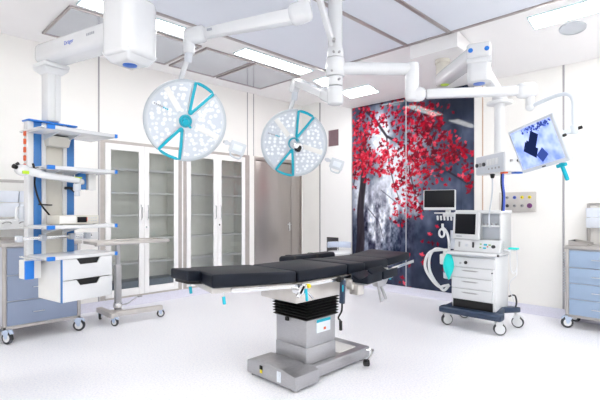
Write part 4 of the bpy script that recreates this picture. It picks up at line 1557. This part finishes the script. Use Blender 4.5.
# lower cabinet
b = MB()
b.box(4.64, 5.00, 1.73, 2.21, .20, .80, .012)
A('cabinet_body', b, 'white')
A('plinth_recess', MB().box(4.632, 4.645, 1.76, 2.19, .20, .305), 'black')
for (z0, z1, hz) in ((.31, .425, .40), (.43, .545, .52), (.55, .66, .64)):
    dd = A('drawer', MB().box(4.622, 4.645, 1.76, 2.205, z0, z1, .005), 'white_gloss')
    bb = MB()
    bb.prism([(-.10, 0), (-.06, -.010), (.06, -.010), (.10, 0), (.06, .005), (-.06, .005)], (4.6215, 2.00, hz - .012), (0, 1, 0), (0, 0, 1), (.004, 0, 0))
    A('grip', bb, 'midgrey', None, dd)
A('front_fascia', MB().box(4.620, 4.648, 1.735, 2.215, .665, .775, .008), 'white_gloss')
A('dial', MB().cyl((4.622, 2.04, .715), (4.605, 2.04, .715), .018, seg=16, e=.003), 'black')
A('connector', MB().cyl((4.622, 2.10, .705), (4.605, 2.10, .705), .012, seg=16, e=.003), 'steel')
A('lock', MB().cyl((4.622, 1.76, .625), (4.612, 1.76, .625), .008, seg=12), 'darkgrey')
b = MB()
b.box(4.56, 5.00, 1.70, 2.25, .80, .832, .014, 3)
A('worktop', b, 'white_gloss')
A('worktop_edge', MB().box(4.60, 4.99, 1.725, 2.225, .79, .802), 'lightgrey')
A('bumper', MB().cyl((4.60, 1.70, .815), (4.60, 1.685, .815), .014, seg=12), 'darkgrey')
# upper tower
b = MB()
b.box(4.80, 5.00, 1.70, 2.20, .83, 1.26, .01)
b.box(4.72, 5.00, 1.70, 1.725, .83, 1.265, .006)
b.box(4.70, 5.00, 1.69, 2.20, 1.25, 1.285, .008)
A('upper_housing', b, 'white')
A('housing_panel', MB().box(4.793, 4.802, 1.73, 1.93, .97, 1.245, .002), 'lightgrey')
A('equipment_shelf', MB().box(4.72, 4.80, 1.727, 1.93, 1.105, 1.125, .004), 'white')
b = MB()
for i in range(4):
    b.cyl((4.735, 1.89 - i * .042, 1.125), (4.735, 1.89 - i * .042, 1.145), .009, seg=10)
A('shelf_pegs', b, 'midgrey')
b = MB()
b.hexa([(4.66, 1.70, .835), (4.80, 1.70, .835), (4.80, 2.20, .835), (4.66, 2.20, .835), (4.70, 1.70, .965), (4.80, 1.70, .965), (4.80, 2.20, .965), (4.70, 2.20, .965)], .006)
cp = A('control_panel', b, 'white_gloss')


def on_panel(v, z):
    return V((4.66 + .04 * (z - .835) / .13 - .001, v, z))


for (v, z, w_, h_, m) in ((2.14, .90, .018, .07, 'midgrey'), (1.985, .90, .022, .075, 'darkgrey'), (2.06, .90, .03, .03, 'lightgrey'), (2.06, .905, .014, .018, 'ink_blue'),
                          (1.905, .92, .02, .012, 'green'), (1.905, .885, .02, .012, 'green'), (1.855, .915, .035, .018, 'teal'), (1.86, .88, .03, .016, 'teal'), (1.81, .915, .025, .014, 'green'), (1.83, .895, .015, .012, 'orange')):
    p = on_panel(v, z)
    A('control', MB().box(p.x - .006, p.x + .004, v - w_ / 2, v + w_ / 2, z - h_ / 2, z + h_ / 2, .002), m, None, cp)
p = on_panel(1.765, .90)
A('knob', MB().cyl(p, p + V((-.03, 0, 0)), .018, e=.004), 'darkgrey', None, cp)
# ventilator screen
b = MB()
SQ = Matrix.Translation((4.695, 2.075, 1.115)) @ Matrix.Rotation(math.radians(-8), 4, 'Z') @ Matrix.Rotation(math.radians(4), 4, 'Y')
b.box(-.02, .03, -.165, .15, -.15, .15, .012, 3, SQ)
mn = A('ventilator_screen', b, 'white_gloss')
A('screen_glass', MB().box(-.024, -.018, -.128, .118, -.095, .128, .003, 2, SQ), 'screen_off', None, mn)
A('screen_stem', MB().box(4.72, 4.80, 2.02, 2.12, 1.05, 1.18, .006), 'lightgrey')
A('screen_print', MB().box(-.0225, -.019, .03, .10, -.125, -.115, 0, 2, SQ), 'ink_grey', None, mn)
# second, higher black screen on an arm
b = MB()
SQ2 = Matrix.Translation((4.80, 2.44, 1.415)) @ Matrix.Rotation(math.radians(15), 4, 'Z') @ Matrix.Rotation(math.radians(3), 4, 'Y')
b.box(-.015, .03, -.185, .185, -.13, .11, .010, 3, SQ2)
m2 = A('patient_screen', b, 'white_gloss', 'black patient screen on an arm')
A('screen_glass', MB().box(-.020, -.012, -.174, .174, -.098, .105, .003, 2, SQ2), 'screen_off', None, m2)
b = MB()
b.bar((4.86, 2.36, 1.24), (4.86, 2.36, 1.38), .05, .05, .01, up=(0, 1, 0))
b.bar((4.86, 2.42, 1.225), (4.86, 2.14, 1.225), .05, .035, .008)
b.bar((4.80, 2.50, 1.25), (4.80, 2.20, 1.25), .03, .015, .004)
A('screen_arm', b, 'white')
for i in range(6):
    A('cable_clip', MB().bar((4.79, 2.46 - i * .042, 1.22), (4.785, 2.452 - i * .042, 1.165), .018, .02, .005, up=(0, 1, 0)), 'white')
# breathing unit on the far side
b = MB()
b.box(4.68, 4.82, 2.24, 2.38, .66, .78, .012)
b.cyl((4.72, 2.31, .78), (4.72, 2.31, .84), .04, e=.006)
A('breathing_unit', b, 'offwhite')
A('absorber', MB().cyl((4.74, 2.30, .50), (4.74, 2.30, .66), .055, e=.01, seg=24), 'lightgrey', 'grey absorber canister')
A('absorber_fill', MB().cyl((4.735, 2.295, .57), (4.735, 2.295, .63), .057, seg=24), 'purple')
b = MB()
b.tube([(4.70, 2.27, .80), (4.695, 2.27, .92), (4.70, 2.29, 1.01), (4.72, 2.33, 1.06), (4.73, 2.36, 1.08)], .014, 10)
A('breathing_arm', b, 'white')
b = MB()
b.tube([V((4.70, 2.36, 1.02)) + V((.012 * math.cos(a), .038 * math.cos(a), .045 * math.sin(a))) for a in np.linspace(0, 2 * PI, 13)[:-1]], .012, 8, 2, closed=True)
b.cyl((4.70, 2.35, 1.06), (4.70, 2.35, 1.13), .014, e=.004)
A('valve_ring', b, 'white')
b = MB()
b.cyl((4.80, 2.26, .84), (4.80, 2.26, 1.05), .04, seg=20)
A('flow_sensor', b, 'bin')
for i, (oy, oz) in enumerate(((0, 0), (.05, -.03))):
    b = MB()
    b.tube([(4.70, 2.34 + oy * .3, .83), (4.69, 2.44 + oy, .83 + oz), (4.68, 2.50 + oy, .74 + oz), (4.67, 2.50 + oy, .60), (4.68, 2.45 + oy * .6, .48), (4.69, 2.38 + oy * .2, .40), (4.72, 2.34, .36 + i * .05), (4.76, 2.30, .42)], .016, 10, 6)
    A('breathing_hose', b, 'white')
b = MB()
b.lathe([(0, -.195), (.008, -.19), (.025, -.145), (.050, -.09), (.060, -.045), (.058, .0), (.045, .055), (.026, .09), (.015, .105), (.015, .118), (0, .118)], (4.615, 2.235, .70), seg=24)
A('breathing_bag', b, 'teal_bag', 'turquoise breathing bag')
A('bag_hook', MB().tube([(4.615, 2.235, .81), (4.615, 2.235, .83), (4.64, 2.24, .86), (4.68, 2.26, .87)], .012), 'white')
# tube set on the near side
A('tube_bracket', MB().box(4.80, 4.84, 1.60, 1.70, .855, .875, .005), 'white')
A('tube_clip', MB().box(4.78, 4.85, 1.565, 1.66, .872, .892, .008), 'teal_bag', 'turquoise tube clip')
b = MB()
b.tube([(4.80, 1.64, .87), (4.80, 1.645, .76), (4.80, 1.635, .66), (4.81, 1.61, .62), (4.82, 1.585, .67), (4.82, 1.58, .76), (4.82, 1.585, .87)], .004, 6)
b.tube([(4.82, 1.585, .68), (4.82, 1.59, .60), (4.83, 1.65, .53), (4.85, 1.665, .44), (4.86, 1.64, .36), (4.87, 1.63, .30), (4.88, 1.65, .27), (4.90, 1.70, .28)], .004, 6)
A('sample_tube', b, 'tube')
A('power_cord', MB().tube([(4.98, 1.72, .34), (4.98, 1.66, .36), (4.98, 1.64, .30), (4.99, 1.65, .24), (5.01, 1.66, .235)], .009), 'darkgrey')

# ----------------------------------------------------------------- drawer carts
def cart(label, u0, u1, v0, v1, face, z0, zt, rows, dm, handle_mid=True):
    """face 'v': drawer fronts look toward -v; face 'u': toward -u"""
    t = thing('drawer_cart', label, 'cart', ((u0 + u1) / 2, (v0 + v1) / 2, 0))

    def K(name, mb, m, label=None, parent=None):
        return mb.build(name, m, parent or t, world=True, label=label)

    f = MB()
    p = .032
    for (u, v) in ((u0, v0), (u1 - p, v0), (u0, v1 - p), (u1 - p, v1 - p)):
        f.box(u, u + p, v, v + p, z0, zt - .03, .004)
    f.box(u0, u1, v0, v1, z0, z0 + .03, .004)
    K('frame', f, 'cart_steel')
    top = MB()
    top.box(u0 - .012, u1 + .012, v0 - .012, v1 + .012, zt - .035, zt, .006)
    if face == 'v':
        top.box(u0 - .012, u1 + .012, v1 - .004, v1 + .012, zt, zt + .03)
    K('top', top, 'cart_steel')
    K('case', MB().box(u0 + .006, u1 - .006, v0 + .012 if face == 'v' else v0 + .006, v1 - .006, z0 + .03, zt - .04), 'lightgrey') if face == 'v' else K('case', MB().box(u0 + .012, u1 - .006, v0 + .006, v1 - .006, z0 + .03, zt - .04), 'lightgrey')
    for (a, b_) in rows:
        d = MB()
        hnd = MB()
        hz = a + (b_ - a) * .48
        if face == 'v':
            d.box(u0 + .036, u1 - .036, v0 - .006, v0 + .016, a, b_ - .006, .004)
            m_ = (u0 + u1) / 2 - .05
            hnd.tube([(m_ - .05, v0 - .006, hz), (m_ - .05, v0 - .03, hz), (m_ + .05, v0 - .03, hz), (m_ + .05, v0 - .006, hz)], .006, 8, 1)
        else:
            d.box(u0 - .006, u0 + .016, v0 + .036, v1 - .036, a, b_ - .006, .004)
            m_ = v0 + (v1 - v0) * .60
            hnd.tube([(u0 - .006, m_ - .055, hz), (u0 - .03, m_ - .055, hz), (u0 - .03, m_ + .055, hz), (u0 - .006, m_ + .055, hz)], .006, 8, 1)
        dd = K('drawer', d, dm)
        K('handle', hnd, 'chrome', None, dd)
    cu_, cv_ = (u0 + u1) / 2, (v0 + v1) / 2
    for i, (u, v) in enumerate(((u0 + .03, v0 + .02), (u1 - .03, v0 + .02), (u0 + .03, v1 - .03), (u1 - .03, v1 - .03))):
        castor(t, u - cu_, v - cv_, .060, math.radians((-60, -35, 120, 60)[i]), 'paleblue', 'darkgrey', top=z0 + .005, wd=.032)
    return t, K


lc, K = cart('grey blue three-drawer steel-framed cart beside the equipment tower', .93, 1.63, 4.92, 5.55, 'v', .135, .965, [(.17, .405), (.41, .655), (.66, .925)], 'drawer_blue')
b = MB()
for u in (.95, 1.60):
    b.bar((u, 5.52, .96), (u, 5.52, 1.62), .03, .03, .004, up=(0, 1, 0))
b.bar((.95, 5.52, 1.60), (1.60, 5.52, 1.60), .03, .03, .004)
K('organiser_frame', b, 'cart_steel')
K('organiser_shelf', MB().box(.96, 1.59, 5.40, 5.52, 1.08, 1.19, .006), 'white')
for i in range(4):
    K('shelf_knob', MB().tube([(1.02 + i * .15, 5.40, 1.145), (1.04 + i * .15, 5.375, 1.16), (1.08 + i * .15, 5.375, 1.16), (1.10 + i * .15, 5.40, 1.145)], .006), 'midgrey')
for r, (za, zb) in enumerate(((1.215, 1.36), (1.37, 1.49))):
    for i in range(3):
        u = .965 + i * .21
        K('tilt_bin', MB().prism([(0, 0), (.10, 0), (.13, zb - za), (0, zb - za)], (u, 5.515, za), (0, -1, 0), (0, 0, 1), (.20, 0, 0), .004), 'bin')

rc, K = cart('pale blue four-drawer steel-framed cart against the right wall', 5.40, 5.80, .52, 1.275, 'u', .125, .90, [(.155, .325), (.33, .495), (.50, .665), (.67, .855)], 'drawer_blue2')
b = MB()
b.bar((5.76, 1.13, .90), (5.76, 1.13, 1.36), .03, .03, .004, up=(0, 1, 0))
b.bar((5.76, .60, .90), (5.76, .60, 1.36), .03, .03, .004, up=(0, 1, 0))
b.bar((5.76, .60, 1.35), (5.76, 1.13, 1.35), .03, .03, .004)
K('organiser_frame', b, 'cart_steel')
for (za, zb) in ((1.09, 1.20), (1.205, 1.31)):
    for i in range(3):
        K('tilt_bin', MB().prism([(0, 0), (.10, 0), (.13, zb - za), (0, zb - za)], (5.745, 1.13 - i * .185, za), (-1, 0, 0), (0, 0, 1), (0, -.175, 0), .004), 'bin')
b = MB()
b.bar((5.60, 1.292, .30), (5.60, 1.292, .88), .012, .012, .002, up=(0, 1, 0))
b.bar((5.60, 1.27, .87), (5.60, 1.32, .87), .02, .02, .003)
b.bar((5.60, 1.27, .33), (5.60, 1.32, .33), .02, .02, .003)
K('side_rail', b, 'chrome')
K('coiled_cord', MB().tube([(5.60 + .018 * math.cos(a), 1.322 + .018 * math.sin(a), .36 + a / (2 * PI) * .031) for a in np.linspace(0, 2 * PI * 15, 15 * 9)], .004, 6, 1), 'lightgrey')
tr_ = thing('document_tray', 'small grey metal tray lying on the right-hand cart top', 'tray', (5.60, 1.20, .90))
b = MB()
b.box(5.46, 5.74, 1.08, 1.26, .9005, .908)
b.box(5.46, 5.74, 1.252, 1.26, .905, .955)
b.prism([(0, 0), (.18, 0), (.18, .02), (0, .05)], (5.455, 1.26, .905), (0, -1, 0), (0, 0, 1), (.008, 0, 0))
b.prism([(0, 0), (.18, 0), (.18, .02), (0, .05)], (5.737, 1.26, .905), (0, -1, 0), (0, 0, 1), (.008, 0, 0))
b.build('tray_body', 'cart_steel', tr_, world=True)
MB().box(5.50, 5.70, 1.245, 1.252, .915, .945, .003).build('tray_marker', 'darkgrey', tr_, world=True)

# ----------------------------------------------------------------- small wheeled table
it = thing('instrument_table', 'small steel wheeled table with adjustable post before the glass cabinet', 'table', (2.05, 4.98, 0))


def I(name, mb, m, label=None, parent=None):
    return mb.build(name, m, parent or it, world=True, label=label)


b = MB()
b.box(1.75, 2.58, 4.78, 5.18, .908, .922, .003)
for (a, c, d_, e_) in ((1.75, 2.58, 4.775, 4.787), (1.75, 2.58, 5.173, 5.185), (1.745, 1.757, 4.775, 5.185), (2.573, 2.585, 4.775, 5.185)):
    b.box(a, c, d_, e_, .906, .938, .002)
I('tabletop', b, 'frame_warm')
b = MB()
b.bar((1.80, 4.98, .897), (2.3, 4.98, .897), .05, .025, .004)
I('top_bracket', b, 'steel')
b = MB()
b.box(2.02, 2.085, 4.955, 5.015, .12, .66, .006)
b.box(2.03, 2.075, 4.965, 5.005, .66, .895, .004)
I('post', b, 'steel')
b = MB()
b.bar((1.95, 4.82, .115), (1.95, 5.27, .115), .07, .055, .008)
b.bar((1.96, 4.93, .115), (2.53, 4.86, .115), .07, .055, .008)
b.bar((1.97, 4.985, .12), (2.10, 4.985, .12), .08, .05, .006)
I('foot', b, 'frame_warm')
I('collar', MB().cyl((2.052, 4.985, .17), (2.052, 4.985, .225), .05, e=.005), 'chrome')
pd_ = I('pedal', MB().tube([(2.06, 4.96, .20), (2.12, 4.88, .22), (2.20, 4.82, .29), (2.23, 4.80, .30)], .007), 'chrome')
MB().bar((2.21, 4.815, .295), (2.25, 4.785, .30), .03, .014, .004).build('pedal_plate', 'steel', pd_, world=True)
for (u, v, a) in ((1.95, 4.85, -60), (1.95, 5.24, 60), (2.50, 4.865, -20)):
    castor(it, u - 2.05, v - 4.98, .045, math.radians(a), 'paleblue', 'darkgrey', top=.095, wd=.026)

# ----------------------------------------------------------------- light of the place
w_ = bpy.data.worlds.new('World')
scene.world = w_
w_.use_nodes = True
w_.node_tree.nodes['Background'].inputs[0].default_value = (.95, .97, 1, 1)
w_.node_tree.nodes['Background'].inputs[1].default_value = .3

# ----------------------------------------------------------------- camera
cam = bpy.data.cameras.new('camera')
cam.sensor_width = 36
cam.lens = 432.8 / 600 * 36
cam.shift_y = 9.2 / 600
cam.clip_start = .05
co = bpy.data.objects.new('camera', cam)
COL.objects.link(co)
co.location = (0, 0, 1.296)
co.rotation_euler = (PI / 2, 0, math.radians(44.8 - 90))
scene.camera = co

scene.view_settings.view_transform = 'Standard'
scene.view_settings.look = 'None'
scene.view_settings.gamma = 1
scene.view_settings.exposure = 1.0
scene.view_settings.use_curve_mapping = False
scene.cycles.max_bounces = 10
scene.cycles.diffuse_bounces = 8
scene.cycles.sample_clamp_indirect = 6
